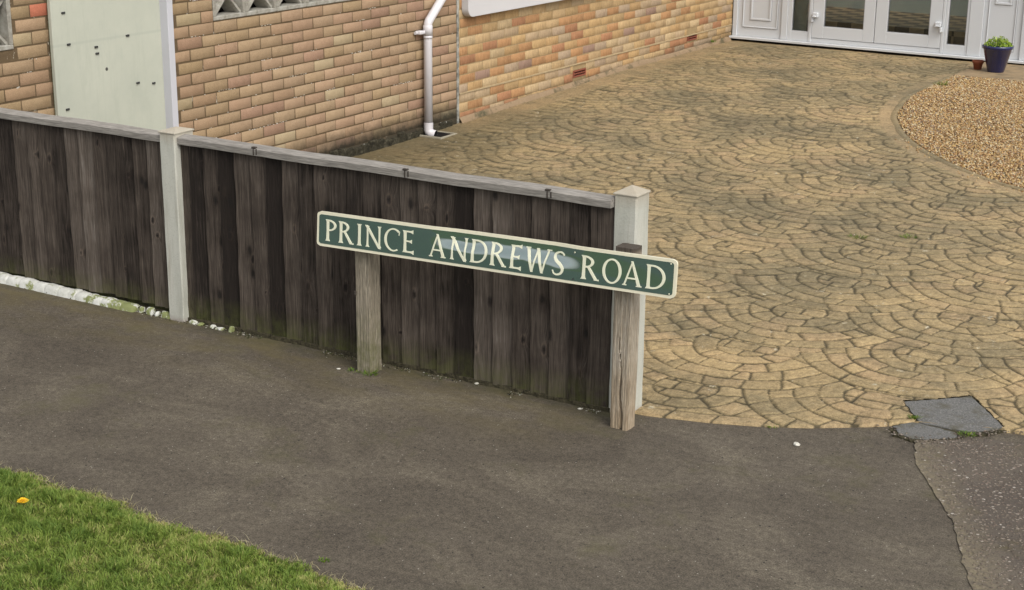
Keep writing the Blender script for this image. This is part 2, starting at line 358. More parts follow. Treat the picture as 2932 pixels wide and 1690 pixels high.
# --- white things
M['upvc'] = paint('white_upvc', (.56, .575, .59), .3, 0, 1.5, .03).m
M['groove'] = paint('door_gasket', (.30, .30, .31), .6).m
n = NT('white_pipe', .35, .5); c = n.mix(n.rng(n.noise(5, 4, .7, n.vec((1, 1, .5))), .45, .75, 0, .3), (.60, .58, .60), (.46, .44, .43)); n.color(c); M['pipe'] = n.m
n = NT('white_cladding', .5, .4); n.color(n.mix(n.noise(2.5, 4), (.52, .505, .51), (.56, .55, .55))); M['cladding'] = n.m
n = NT('boarding_white', .7, .3)
c = n.mix(n.rng(n.noise(2.0, 5, .7), .35, .7), (.45, .46, .385), (.39, .405, .34))
xyz = n.sep(); seam = n.math('ABSOLUTE', n.math('SUBTRACT', n.math('SUBTRACT', xyz[2], 1.165), n.math('MULTIPLY', xyz[1], 0.0)))
c = n.mix(n.rng(seam, .004, .012, .35, 0), c, (.33, .35, .30))
mk = n.math('MULTIPLY', n.rng(n.voro(4.2), .045, .06, 1, 0), n.rng(n.sep(n.voro(4.2, out='Color'))[0], .5, .52, 0, 1))
dr_ = n.noise(1, 6, .75, n.vec((14, 14, 1.6), (2, 5, 1))); c = n.mix(n.rng(dr_, .52, .72, 0, .35), c, (.30, .32, .26)); c = n.mix(mk, c, (.06, .055, .05)); c = n.mix(n.rng(n.noise(7, 4, .7, n.vec((1, 1, 1), (3, 3, 3))), .58, .75, 0, .3), c, (.36, .38, .33))
n.color(c); M['boarding'] = n.m
n = NT('white_trim', .4, .4); n.color(n.mix(n.noise(4, 3), (.50, .50, .545), (.46, .46, .48))); M['trim'] = n.m
n = NT('screen_block_concrete', .92, .2)
c = n.ramp(n.noise(18, 5, .7), [(.3, (.19, .17, .14)), (.5, (.30, .285, .245)), (.72, (.40, .39, .35))]); c = n.mix(n.rng(n.noise(9, 4), .55, .7, 0, .5), c, (.20, .21, .15))
n.color(c); n.bump(n.noise(90, 4), .6, .005); M['block'] = n.m
n = NT('dark_inside', .9, .1); n.color((.012, .011, .011)); M['dark'] = n.m  # near-black colour stands in for the shade inside openings
n = NT('red_airbrick', .8, .3); n.color(n.mix(n.noise(40, 3), (.19, .055, .035), (.26, .085, .05))); M['airbrick'] = n.m
n = NT('sealant', .8, .3); n.color(n.ramp(n.noise(14, 4, .7), [(.35, (.12, .12, .105)), (.65, (.42, .41, .37))])); M['sealant'] = n.m
n = NT('render_fillet', .9, .2); c = n.mix(n.noise(16, 5, .7), (.20, .14, .085), (.31, .225, .14)); c = n.mix(n.rng(n.noise(5, 5, .7), .5, .64, 0, .85), c, (.055, .055, .03)); n.color(c); n.bump(n.noise(50, 4), .7, .01); M['fillet'] = n.m
n = NT('plain_concrete_tan', .8, .25); c = n.ramp(n.noise(7, 5, .7), [(.3, (.14, .11, .07)), (.5, (.26, .19, .11)), (.7, (.33, .24, .14))]); n.color(c); n.bump(n.noise(70, 4), .5, .005); M['slab'] = n.m
n = NT('glass_pane', .02, .5); n.t.nodes.remove(n.b)
tr = n.t.nodes.new('ShaderNodeBsdfTransparent'); tr.inputs[0].default_value = (.86, .89, .87, 1); gl = n.t.nodes.new('ShaderNodeBsdfGlossy'); gl.inputs['Roughness'].default_value = .01
fr = n.t.nodes.new('ShaderNodeFresnel'); fr.inputs[0].default_value = 1.5; mx = n.t.nodes.new('ShaderNodeMixShader')
n.t.links.new(fr.outputs[0], mx.inputs[0]); n.t.links.new(tr.outputs[0], mx.inputs[1]); n.t.links.new(gl.outputs[0], mx.inputs[2])
n.t.links.new(mx.outputs[0], n.t.nodes['Material Output'].inputs[0]); M['glass'] = n.m
n = NT('checker_tiles', .4, .4)
ck = n.t.nodes.new('ShaderNodeTexChecker'); n.t.links.new(n.vec((6.2, 6.2, 6.2), (.03, .02, .013), (0, 0, -.03)), ck.inputs[0]); ck.inputs['Scale'].default_value = 1
ck.inputs['Color1'].default_value = (.30, .21, .125, 1); ck.inputs['Color2'].default_value = (.06, .042, .03, 1)
n.color(n.mix(n.noise(20, 3), ck.outputs[0], n.mix(1, ck.outputs[0], (.6, .6, .6), 'MULTIPLY'))); M['checker'] = n.m
n = NT('inner_wall_paint', .8, .2); n.color((.30, .32, .29)); M['inner'] = n.m
M['blue_pot'] = paint('blue_glaze', (.008, .013, .085), .25, .6, 1.5, .25).m
n = NT('terracotta', .85, .2); n.color(n.mix(n.noise(25, 4), (.30, .085, .04), (.20, .07, .04))); M['terracotta'] = n.m
n = NT('pot_soil', .95, .1); n.color((.03, .02, .012)); M['potsoil'] = n.m
def leaf(name, c1, c2, c3=None):
    n = NT(name, .6, .3); n.color(n.ramp(n.attr('rnd'), [(0, c1), (.6, c2), (1, c3 or c2)]))
    n.b.inputs['Transmission Weight'].default_value = 0
    tl = n.t.nodes.new('ShaderNodeBsdfTranslucent'); mx = n.t.nodes.new('ShaderNodeMixShader'); mx.inputs[0].default_value = .3
    n.t.links.new(n.ramp(n.attr('rnd'), [(0, c1), (.6, c2), (1, c3 or c2)]), tl.inputs[0])
    n.t.links.new(n.b.outputs[0], mx.inputs[1]); n.t.links.new(tl.outputs[0], mx.inputs[2]); n.t.links.new(mx.outputs[0], n.t.nodes['Material Output'].inputs[0])
    return n.m
M['leaf'] = leaf('lime_leaf', (.14, .24, .02), (.30, .42, .05), (.45, .55, .10))
M['weed'] = leaf('weed_leaf', (.05, .10, .012), (.12, .20, .02), (.22, .27, .05))
M['grass'] = leaf('grass_blade', (.105, .175, .028), (.23, .305, .055), (.42, .38, .15))
n = NT('turf_soil', .95, .1); n.color(n.ramp(n.noise(30, 5, .7), [(.3, (.04, .055, .014)), (.6, (.09, .10, .03)), (.8, (.17, .14, .07))])); n.bump(n.noise(60, 4), 1, .02); M['turf'] = n.m
M['straw'] = leaf('dry_straw', (.26, .22, .11), (.40, .35, .20), (.50, .46, .30))
n = NT('dandelion_yellow', .6, .3); n.color(n.ramp(n.attr('rnd'), [(0, (.80, .42, .01)), (1, (.95, .68, .03))])); M['yellow'] = n.m
n = NT('pale_stone', .8, .3); n.color(n.mix(n.noise(30, 3), (.62, .60, .53), (.38, .36, .30))); M['pale_stone'] = n.m
n = NT('ground_far', .95, .1); n.color(n.ramp(n.noise(.8, 5, .7), [(.35, (.06, .075, .03)), (.6, (.09, .09, .05))])); M['far'] = n.m
n = NT('road_asphalt', .9, .2); n.color(n.ramp(n.noise(120, 3), [(.3, (.045, .044, .043)), (.7, (.09, .088, .085))])); M['road'] = n.m

# ------------------------------------------------------------------ ground levels
def zg(x, y): return .0245*np.clip(np.asarray(y, float)-10, 0, 3.9)
g = MB(); g.add([(-900, -900, -.06), (900, -900, -.06), (900, 900, -.06), (-900, 900, -.06)], [(0,1,2,3)])
tag(g.build('ground', M['far']), kind='structure')

# footpath: one gently uneven sheet
def sheet(name, x0, x1, y0, y1, dx, dy, zf, mt, kind='structure'):
    xs = np.linspace(x0, x1, max(2, int((x1-x0)/dx)+1)); ys = np.linspace(y0, y1, max(2, int((y1-y0)/dy)+1))
    X, Y = np.meshgrid(xs, ys); Z = zf(X, Y); nx = len(xs)
    V = np.stack([X.ravel(), Y.ravel(), Z.ravel()], 1)
    i = np.arange((len(ys)-1)*(nx-1)); a = (i//(nx-1))*nx + i % (nx-1)
    Fq = np.stack([a, a+1, a+1+nx, a+nx], 1)
    o = link(name, np_mesh(name, V, Fq), mt, smooth=True); tag(o, kind=kind); return o
def front(x):      # front edge of the drive: one long shallow curve
    return np.interp(x, [-7.3, -3.05, -2.84, -2.57, -2.35, -2.18, -1.97, -1.82, -1.45, -1.0, 0, 3], [5.81, 5.81, 5.825, 5.895, 5.98, 6.08, 6.24, 6.37, 6.50, 6.60, 6.9, 7.4])
sheet('footpath', -12, 6, 3.62, 7.6, .05, .05, lambda x, y: (fbm(x*1.5, y*1.5, 3)-.5)*.005 - .008*sstep(5.9, 6.4, y), M['tarmac'])
sheet('road', -40, 40, -6, 2.4, 4, 2, lambda x, y: x*0-.045, M['road'])
kb = MB(); kb.box(-40, 40, 2.4, 2.53, -.05, .07, .01); tag(kb.build('kerb', M['slab']), kind='structure')

# older tarmac strip to the right of the diagonal joint
pts = [(-1.80, 6.30), (-1.74, 6.12), (-1.68, 5.94), (-1.57, 5.76), (-1.46, 5.58), (-1.375, 5.44), (-1.32, 5.30), (-1.265, 5.16), (-1.215, 5.06), (-1.15, 4.92), (-1.02, 4.62), (-.7, 3.9), (-.55, 3.62)]
def ragged(pts, step=.015, amp=.008, seed=1):
    out = []; k = 0
    for a, b in zip(pts[:-1], pts[1:]):
        L = math.hypot(b[0]-a[0], b[1]-a[1]); n_ = max(1, int(L/step)); nx, ny = -(b[1]-a[1])/L, (b[0]-a[0])/L
        for i in range(n_):
            t = i/n_; w = (float(vnoise(np.float64(k*.45), np.float64(seed*9.1), seed))-.5)*2*amp + rnd.uniform(-1, 1)*amp*.25; k += 1
            out.append((a[0]+(b[0]-a[0])*t+nx*w, a[1]+(b[1]-a[1])*t+ny*w))
    out.append(pts[-1]); return out
e = ragged(pts, .012, .007, 5)
ot = MB(); vs = [(x, y, .004) for x, y in e] + [(x+4.5, y+.8 if y > 6 else y, .004) for x, y in e]; k = len(e)
ot.add(vs, [(i, i+1, k+i+1, k+i) for i in range(k-1)][::1])
o = ot.build('old_path', M['old_tarmac']); tag(o, kind='structure')
o.data.flip_normals()

# ------------------------------------------------------------------ imprinted concrete drive
GR = [(-4.306, 15.32), (-4.306, 14.83), (-4.306, 14.32), (-4.285, 13.889), (-4.226, 13.578), (-4.157, 13.204), (-4.105, 13.018), (-4.046, 12.875), (-3.919, 12.573), (-3.726, 12.211), (-3.464, 11.844), (-3.255, 11.616), (-3.071, 11.44), (-2.801, 11.2), (-2.547, 11.06), (-2.1, 10.9), (-1.4, 10.9), (.5, 11.4)]
GP = np.array(GR + [(.5, 15.42), (-4.306, 15.42)])
def inside(P, X, Y):
    r = np.zeros(X.shape, bool); n_ = len(P)
    for i in range(n_):
        x1, y1 = P[i]; x2, y2 = P[(i+1) % n_]
        if y1 == y2: continue
        c_ = ((y1 > Y) != (y2 > Y)) & (X < (x2-x1)*(Y-y1)/(y2-y1)+x1); r ^= c_
    return r
def dpoly(P, X, Y):
    d = np.full(X.shape, 9.)
    for (x1, y1), (x2, y2) in zip(P[:-1], P[1:]):
        L = (x2-x1)**2+(y2-y1)**2; t = np.clip(((X-x1)*(x2-x1)+(Y-y1)*(y2-y1))/L, 0, 1)
        d = np.minimum(d, np.hypot(X-x1-t*(x2-x1), Y-y1-t*(y2-y1)))
    return d
def fans(X, Y):
    """fan-shaped stone courses pressed into the concrete; returns joint mask and a random value per stone"""
    X = X + (fbm(X*6, Y*6, 21, 3)-.5)*.022; Y = Y + (fbm(X*6, Y*6, 31, 3)-.5)*.022
    PX, PY, RR, BW = .79, .69, .61, .115
    ci = np.round((X+2.84)/PX); best = np.full(X.shape, -1e9); bx = np.zeros(X.shape); by = np.zeros(X.shape); dj = np.full(X.shape, 1.)
    cand = []
    for di in (-1, 0, 1):
        i = ci+di; cx = -2.84+PX*i; offy = 7.61+np.where(np.mod(i, 2) > .5, PY/2, 0)
        j0 = np.round((Y-offy)/PY)
        for dj_ in (-1, 0, 1): cand.append((cx, offy+PY*(j0+dj_)))
    for cx, cy in cand:
        r = np.hypot(X-cx, Y-cy); ok = (r < RR) & (cy > best); best = np.where(ok, cy, best); bx = np.where(ok, cx, bx); by = np.where(ok, cy, by)
    for cx, cy in cand:
        r = np.hypot(X-cx, Y-cy); dj = np.where(cy >= best-1e-6, np.minimum(dj, np.abs(r-RR)), dj)
    r = np.hypot(X-bx, Y-by); th = np.arctan2(X-bx, -(Y-by)) + math.pi
    q = (RR-r)/BW; k = np.floor(q); db = np.minimum(q-k, 1-(q-k))*BW; db = np.where(q-k < .5, np.where(k == 0, 1., db), db)
    rm = np.maximum(RR-BW*(k+.5), .05); nn = np.maximum(3, np.round(2*math.pi*rm/.165)); fid = np.round(bx*7)+np.round(by*13)
    u = th/(2*math.pi)*nn + hash2(fid, k, 3)
    un = np.round(u); jit = (hash2(un+fid*.37, k, 5)-.5)*.75
    slant = (hash2(un, k+fid*.11, 8)-.5)*.6*((q-k)-.5)
    dr = np.abs(u-un-jit-slant)*2*math.pi*r/nn
    cid = np.where(u-un-jit-slant > 0, un, un-1)
    # the heart of each fan is filled with short straight rows instead of rings
    inn_ = r < RR-4*BW; yq = (Y-by)/.108; kr = np.round(yq); row = np.floor(yq+.5)
    xq = (X-bx)/.17+hash2(row, fid, 13); xr_ = np.round(xq); jx = (hash2(xr_, row+fid*.3, 17)-.5)*.5
    d_in = np.minimum(np.abs(yq-np.floor(yq)-.5)*.108, np.abs(xq-xr_-jx)*.17); d_in = np.minimum(d_in, np.abs(r-(RR-4*BW)))
    db = np.where(inn_, d_in, db); dr = np.where(inn_, d_in, dr); cid = np.where(inn_, np.where(xq-xr_-jx > 0, xr_, xr_-1)+50, cid); k = np.where(inn_, row+20, k)
    ny_ = np.abs(Y-by)/np.maximum(r, .02); nx_ = np.abs(X-bx)/np.maximum(r, .02); inn2 = r < RR-4*BW
    db = np.where(inn2, db/1.25, db/(.78+.95*ny_)); dr = np.where(inn2, dr/1.25, dr/(.78+.95*nx_)); dj = dj/(.8+.9*ny_)
    d = np.minimum(np.minimum(dj, db), dr)
    return d, hash2(cid*3.1+fid*.7, k*5.3+1, 9)
def drive_grid(x0, x1, y0, y1, dxf, dyf, cut_front):
    xs = [x0]
    while xs[-1] < x1: xs.append(xs[-1]+dxf(xs[-1]))
    ys = [y0]
    while ys[-1] < y1: ys.append(ys[-1]+dyf(ys[-1]))
    return np.array(xs), np.array(ys)
xs, ys = drive_grid(-7.17, 1.2, 0, 10.76, lambda x: .016 if x < -5.2 else (.0105 if x < -3.1 else (.0075 if x < -1.1 else .05)),
                    lambda y: .0075 if y < 1.2 else (.0095 if y < 3 else (.014 if y < 6 else .022)), True)
S, T = np.meshgrid(xs, ys)
fr_ = front(S); Y = 5.8 + T + (fr_-5.8)*(1-sstep(0, 2.0, T)); X = S
d, cell = fans(X, Y)
dg = dpoly(GR, X, Y); dw = X+7.17; dfr = T
plain = np.maximum(1-sstep(.13, .17, dg), 1-sstep(.22, .30, dw)); plain = np.maximum(plain, 1-sstep(.05, .10, 16.5-Y-.03))
band = (dfr < .085) & (X < -2.36)
dband = np.minimum(np.abs(dfr-.085), np.abs(np.mod(X+.03, .21)-.105)-.0 if False else 1.)
d = np.where(X < -2.36, np.where(dfr < .085, np.minimum(np.abs(dfr-.085), np.abs(np.mod(X+hash2(3, 1)*.1, .2)-.1)), np.minimum(d, np.abs(dfr-.085))), d)
cell = np.where(band, .85, cell)
wj = .0014+.0058*fbm(X*7, Y*7, 41, 3)**1.5 + .0005*np.clip(T-1, 0, 6)
joint = (1-sstep(wj*.7, wj*1.45, d))*(1-plain)
cell = np.clip(cell*.6+.4*fbm(X*2, Y*2, 51, 2), 0, 1)*(1-plain) + .75*plain
Z = zg(X, Y) + .012 - .006*joint - .0022*(1-sstep(.003, .018, d))*(1-plain) + (hash2(np.floor(cell*997), 3)-.5)*.002 + (fbm(X*9, Y*9, 61, 3)-.5)*.005 + (fbm(X*30, Y*30, 67, 2)-.5)*.0045 + (fbm(X*.9, Y*.9, 63, 2)-.5)*.005
V = np.stack([X.ravel(), Y.ravel(), Z.ravel()], 1); nx = len(xs)
i = np.arange((len(ys)-1)*(nx-1)); a = (i//(nx-1))*nx + i % (nx-1)
Fq = np.stack([a, a+1, a+1+nx, a+nx], 1)
cx = V[Fq[:, 0], 0]+.004; cy = V[Fq[:, 0], 1]+.004
CVP = np.array([(-1.945, 6.585), (-1.70, 6.83), (-1.475, 6.52), (-1.53, 6.43), (-1.58, 6.2), (-1.82, 6.2), (-1.825, 6.385)])
keep = ~inside(GP, cx, cy) & ~inside(CVP, cx, cy) & (cy < 16.62-.03*(cx+7.17)) & ~((cx > -4.29) & (cy > 15.35))
Fq = Fq[keep]
# a small vertical lip along the front edge
nb = len(V); lip = V[:nx].copy(); lip[:, 2] = -.02; V = np.vstack([V, lip])
li = np.arange(nx-1); Fq = np.vstack([Fq, np.stack([li+nb, li+nb+1, li+1, li], 1)])
ext = lambda q: np.concatenate([q.ravel(), q.ravel()[:nx]])
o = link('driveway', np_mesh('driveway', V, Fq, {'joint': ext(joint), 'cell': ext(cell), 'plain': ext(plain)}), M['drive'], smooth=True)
tag(o, kind='structure')

# concrete patch over the service cover, let into the front of the drive
cv = [(-1.96, 6.59), (-1.70, 6.845), (-1.46, 6.51), (-1.52, 6.43), (-1.58, 6.36), (-1.66, 6.235), (-1.78, 6.165), (-1.90, 6.27), (-1.84, 6.37)]
def zf_(y, z): return z if y > 6.45 or y < 5.97 and z > .0194 else z-.0105*(1-float(sstep(6.30, 6.42, y)))
def flat_poly(name, pts, z, mt, kind='structure', seed=2, amp=.006, th=.0):
    e = ragged(pts+[pts[0]], .012, amp, seed)[:-1]
    mb = MB(); mb.add([(x, y, z) for x, y in e] + [(x, y, z-.03) for x, y in e], [tuple(range(len(e)))] + [(i, (i+1) % len(e), len(e)+(i+1) % len(e), len(e)+i) for i in range(len(e))])
    me = mb.mesh(name); o = link(name, me, mt); 
    import bmesh; bm = bmesh.new(); bm.from_mesh(me); bmesh.ops.recalc_face_normals(bm, faces=bm.faces); bm.to_mesh(me); bm.free()
    if me.polygons[0].normal.z < 0: me.flip_normals()
    tag(o, kind=kind); return o
grow = lambda P, s: [((x-np.mean([p[0] for p in P]))*s+np.mean([p[0] for p in P]), (y-np.mean([p[1] for p in P]))*s+np.mean([p[1] for p in P])) for x, y in P]
cu = [(-1.935, 6.585), (-1.70, 6.815), (-1.475, 6.51), (-1.54, 6.42), (-1.61, 6.375), (-1.80, 6.375)]
flat_poly('soil', [(-1.985, 6.60), (-1.70, 6.86), (-1.44, 6.53), (-1.52, 6.41), (-1.58, 6.345), (-1.60, 6.29), (-1.67, 6.222), (-1.77, 6.162), (-1.85, 6.185), (-1.90, 6.26), (-1.86, 6.36)], .0042, M['soil'], seed=6, amp=.012)
flat_poly('pavement_patch', cu, .0095, M['patch'], seed=2, amp=.004)
flat_poly('pavement_patch', [(-1.885, 6.27), (-1.825, 6.362), (-1.72, 6.362), (-1.63, 6.345), (-1.62, 6.30), (-1.68, 6.235), (-1.77, 6.175), (-1.84, 6.20)], .0075, M['patch'], seed=9, amp=.008)

# slab path in front of the pots, gravel bed, its lip
sb = MB(); sb.box(-4.31, 1.2, 15.38, 16.52, .02, .118, .008); tag(sb.build('path', M['slab']), kind='structure')
gb = [(x, y) for x, y in GR] + [(.5, 15.42), (-4.306, 15.42)]
mb = MB(); mb.add([(x, y, float(zg(x, y))-.006) for x, y in gb], [tuple(range(len(gb)))])
o = mb.build('gravel_base', M['gravel_base']); tag(o, kind='structure')
if o.data.polygons[0].normal.z < 0: o.data.flip_normals()
lipm = MB(); lp = []
P = [Vector((x, y)) for x, y in GR]
fine = []
for a_, b_ in zip(P[:-1], P[1:]):
    for t in range(4): fine.append(a_.lerp(b_, t/4))
for _ in range(4): fine = [fine[0]]+[(fine[i-1]+fine[i]*2+fine[i+1])/4 for i in range(1, len(fine)-1)]+[fine[-1]]
vs = []
for i, p in enumerate(fine):
    t = (fine[min(i+1, len(fine)-1)]-fine[max(i-1, 0)]).normalized(); nrm = Vector((-t.y, t.x)) if True else None
    if nrm.dot(Vector((1, .6))) < 0: nrm = -nrm
    z = float(zg(p.x, p.y)); q = p - nrm*.05; r_ = p + nrm*.014
    vs += [(q.x, q.y, z+.012), (p.x-nrm.x*.035, p.y-nrm.y*.035, z+.017), (p.x, p.y, z+.017), (r_.x, r_.y, z-.01)]
k = len(fine); lipm.add(vs, [(4*i+j, 4*i+j+1, 4*i+5+j, 4*i+4+j) for i in range(k-1) for j in range(3)])
o = lipm.build('kerb', M['drive'], smooth=True); tag(o, kind='structure')

N_ = 85000
gx = rs.uniform(-4.35, -1.6, N_); gy = rs.uniform(10.8, 15.38, N_); ok = inside(GP, gx, gy)
spill = (dpoly(GR, gx, gy) < .12) & (rs.rand(N_) < .05) & (gy < 12.2); ok = (ok & (dpoly(GR, gx, gy) > .012)) | spill
gx, gy = gx[ok], gy[ok]; nS = len(gx)
gz = zg(gx, gy) + rs.uniform(.0, .014, nS) + .012*fbm(gx*2, gy*2, 5, 2)
octv = np.array([(1,0,0),(0,1,0),(-1,0,0),(0,-1,0),(0,0,1),(0,0,-1)], float)
octf = np.array([(0,1,4),(1,2,4),(2,3,4),(3,0,4),(1,0,5),(2,1,5),(3,2,5),(0,3,5)])
sc = rs.uniform(.005, .0115, (nS, 1, 3))*np.array([1.15, 1, .7]); ang = rs.uniform(0, 6.28, nS); ca, sa = np.cos(ang), np.sin(ang)
V = octv[None]*sc + rs.uniform(-.002, .002, (nS, 6, 3)); tz = rs.uniform(-.5, .5, (nS, 1)); V[:, :, 2] += V[:, :, 0]*tz
xr = V[:, :, 0]*ca[:, None]-V[:, :, 1]*sa[:, None]; yr = V[:, :, 0]*sa[:, None]+V[:, :, 1]*ca[:, None]
V = np.stack([xr+gx[:, None], yr+gy[:, None], V[:, :, 2]+gz[:, None]], 2).reshape(-1, 3)
Fq = (octf[None]+6*np.arange(nS)[:, None, None]).reshape(-1, 3)
pal = np.array([(.50, .33, .15), (.42, .26, .115), (.56, .41, .21), (.30, .16, .07), (.62, .52, .34), (.47, .30, .14), (.34, .25, .17), (.52, .34, .13)])
col = pal[rs.randint(0, len(pal), nS)]*rs.uniform(.75, 1.2, (nS, 1)); col = np.repeat(col, 6, 0)
o = link('gravel', np_mesh('gravel', V, Fq, {'col': col}), M['gravel']); tag(o, kind='stuff', label='golden gravel chippings in the curved bed', cat='gravel')

# ------------------------------------------------------------------ brick walls
def brick_wall(y0, y1, z0, z1, xf, z_ref, y_ref, holes, colf, mort, parent, name='wall', mt='brick_tan', gap=.009, prot=.0028, L=.2345, CH=.0775, flip=0, soft=.0017):
    V = []; Fq = []; col = []; nb_ = 0
    def hit(a, b, c_, d_):
        return any(a < h[1]-.002 and b > h[0]+.002 and c_ < h[3]-.002 and d_ > h[2]+.002 for h in holes)
    k0 = math.floor((z0-z_ref)/CH)
    for k in range(k0, int((z1-z_ref)/CH)+1):
        za, zb = z_ref+k*CH+gap/2, z_ref+(k+1)*CH-gap/2
        if zb > z1+.001: break
        za = max(za, z0)
        if zb-za < .01: continue
        off = (k+flip) % 2*.5*L
        j = math.floor((y0-y_ref-off)/L)-1
        while True:
            ya, yb = y_ref+off+j*L+gap/2, y_ref+off+(j+1)*L-gap/2; j += 1
            if ya > y1: break
            ya, yb = max(ya, y0), min(yb, y1)
            if yb-ya < .03: continue
            segs = [(ya, yb)]
            for h in holes:
                if za < h[3]-.002 and zb > h[2]+.002:
                    ns = []
                    for s0, s1 in segs:
                        if s1 <= h[0] or s0 >= h[1]: ns.append((s0, s1))
                        else:
                            if s0 < h[0]: ns.append((s0, h[0]-.003))
                            if s1 > h[1]: ns.append((h[1]+.003, s1))
                    segs = ns
            for s0, s1 in segs:
                if s1-s0 < .025: continue
                zc = zb
                j1 = [rnd.uniform(-.0018, .0018) for _ in range(8)]; px = xf + rnd.uniform(-.0015, .0015); c_ = soft
                a0, a1, b0, b1 = s0+j1[0], s1+j1[1], za+j1[2], zc+j1[3]
                v = [(xf-prot-.004, a0, b0), (xf-prot-.004, a1, b0+j1[4]), (xf-prot-.004, a1, b1+j1[5]), (xf-prot-.004, a0, b1),
                     (px-c_, a0, b0), (px-c_, a1, b0+j1[4]), (px-c_, a1, b1+j1[5]), (px-c_, a0, b1),
                     (px, a0+c_, b0+c_), (px, a1-c_, b0+c_+j1[4]), (px, a1-c_, b1-c_+j1[5]), (px, a0+c_, b1-c_)]
                V += v; q = nb_*12
                for m_ in range(4):
                    m2 = (m_+1) % 4; Fq.append((q+m_, q+m2, q+4+m2, q+4+m_)); Fq.append((q+4+m_, q+4+m2, q+8+m2, q+8+m_))
                Fq.append((q+8, q+9, q+10, q+11)); cc = colf((s0+s1)/2, (za+zb)/2); col += [cc]*12; nb_ += 1
    me = np_mesh(name, np.array(V), np.array(Fq), {'col': np.array(col)})
    # mortar bed behind, cut round the holes, as second material
    ys_ = sorted({y0, y1, *[h[0] for h in holes if y0 < h[0] < y1], *[h[1] for h in holes if y0 < h[1] < y1]})
    zs_ = sorted({z0-.1, z1, *[h[2] for h in holes if z0 < h[2] < z1], *[h[3] for h in holes if z0 < h[3] < z1]})
    import bmesh
    bm = bmesh.new(); bm.from_mesh(me); lay = bm.verts.layers.float_color['col']
    for a_, b_ in zip(ys_[:-1], ys_[1:]):
        for c0, c1 in zip(zs_[:-1], zs_[1:]):
            ym, zm = (a_+b_)/2, (c0+c1)/2
            if any(h[0] < ym < h[1] and h[2] < zm < h[3] for h in holes): continue
            xb = xf-prot; xk = xf-.21
            vv = [bm.verts.new(p) for p in ((xb, a_, c0), (xb, b_, c0), (xb, b_, c1), (xb, a_, c1), (xk, a_, c0), (xk, b_, c0), (xk, b_, c1), (xk, a_, c1))]
            for fidx in ((0,1,2,3), (5,4,7,6), (4,0,3,7), (1,5,6,2), (3,2,6,7), (4,5,1,0)):
                f = bm.faces.new([vv[t] for t in fidx]); f.material_index = 1
    bm.to_mesh(me); bm.free()
    return link(name, me, [M[mt], M[mort]], parent)

tanp = [(.335, .238, .145), (.348, .245, .155), (.325, .232, .135), (.365, .250, .160), (.345, .230, .148), (.33, .222, .138), (.365, .262, .162), (.352, .250, .152)]
def tan_col(y, z):
    if abs(y-6.55) < .09 and abs(z-1.37) < .04: return (.43, .15, .09)
    if abs(y-6.33) < .06 and abs(z-1.46) < .04: return (.40, .16, .10)
    c_ = tanp[rnd.randrange(len(tanp))]; f = rnd.uniform(.93, 1.05)
    if rnd.random() < .08: c_ = (.315, .20, .135)
    if rnd.random() < .05: c_ = (.37, .29, .18)
    w = 1.0 if y > 8 else .93
    return tuple(q*f for q in c_) if w == 1 else (c_[0]*f*.93, c_[1]*f*.93, c_[2]*f*.9)
orp = [(.43, .295, .150), (.45, .315, .168), (.42, .275, .135), (.47, .35, .205), (.40, .300, .19), (.44, .295, .145), (.40, .295, .185), (.44, .31, .17), (.38, .285, .195)]
def org_col(y, z):
    r = rnd.random(); f = rnd.uniform(.9, 1.1)
    c_ = (.36, .185, .10) if r < .09 else ((.40, .225, .11) if r < .23 else ((.30, .20, .15) if r < .26 else orp[rnd.randrange(len(orp))]))
    return tuple(q*f for q in c_)

garage = empty('garage', (-7.17, 8, 0)); GI = Matrix.Translation((7.17, -8, 0))
tag(garage, 'tan brick garage wall with patterned concrete screen blocks and a boarded opening', 'garage')
def child(o, par):
    o.matrix_parent_inverse = Matrix.Translation(-Vector(par.location)); return o
VB = (7.997, 7.997+.3275*6, 1.177, 1.177+.3275*2)
VL = (6.036, 6.3635, 1.176, 1.176+.3275*2)
w1 = brick_wall(7.62, 10.93, -.05, 2.6, -7.17, 1.018-.0775*13, 7.997-.2345*2, [VB], tan_col, 'mortar_dark', garage); child(w1, garage)
w2 = brick_wall(5.84, 6.64, -.05, 2.6, -7.24, .951-.0775*13+.004, 6.386-.2345*8, [VL], tan_col, 'mortar_dark', garage, flip=1); child(w2, garage)
# brick return facing the street, beside the trim
rt = MB()
for k in range(34):
    z0_ = -.055+k*.0775; rt.cur = rnd.random()
    rt.box(-7.236, -7.178, 7.612-(.0 if k % 2 else .002), 7.63, z0_+.005, z0_+.0725, .002)
n = NT('return_brick', .9, .2); n.color(n.mix(n.attr('rnd'), (.25, .155, .085), (.19, .115, .065))); n.bump(n.noise(120, 3), .5, .004); M['ret'] = n.m  # brick colour darkened to carry the shade of this corner
child(rt.build('brick_return', M['ret'], garage), garage)
rb = MB(); rb.box(-7.3, -7.180, 7.6165, 7.66, -.1, 2.6); child(rb.build('brick_return_joint', M['mortar_dark'], garage), garage)
# boarded opening
bd = MB(); bd.box(-7.225, -7.200, 6.625, 7.535, -.05, 2.3, .002); o = child(bd.build('boarding', M['boarding'], garage), garage); o['label'] = 'off-white board sheet closing the opening'
tm = MB(); tm.box(-7.215, -7.135, 7.533, 7.585, -.05, 2.3, .003); tm.box(-7.215, -7.165, 7.585, 7.60, -.05, 2.3, .002)
child(tm.build('door_trim', M['trim'], garage), garage)
# screws on the boarding
for (yy, zz) in ((6.72, 1.355), (6.745, 1.165), (6.965, 1.125), (6.97, 1.085), (7.235, 1.165), (7.30, .86), (7.44, .84), (6.70, .78)):
    s_ = MB(); s_.box(-7.2, -7.192, yy-.014, yy+.014, zz-.006, zz+.006, .002); child(s_.build('fixing', M['dark_metal'], garage), garage)
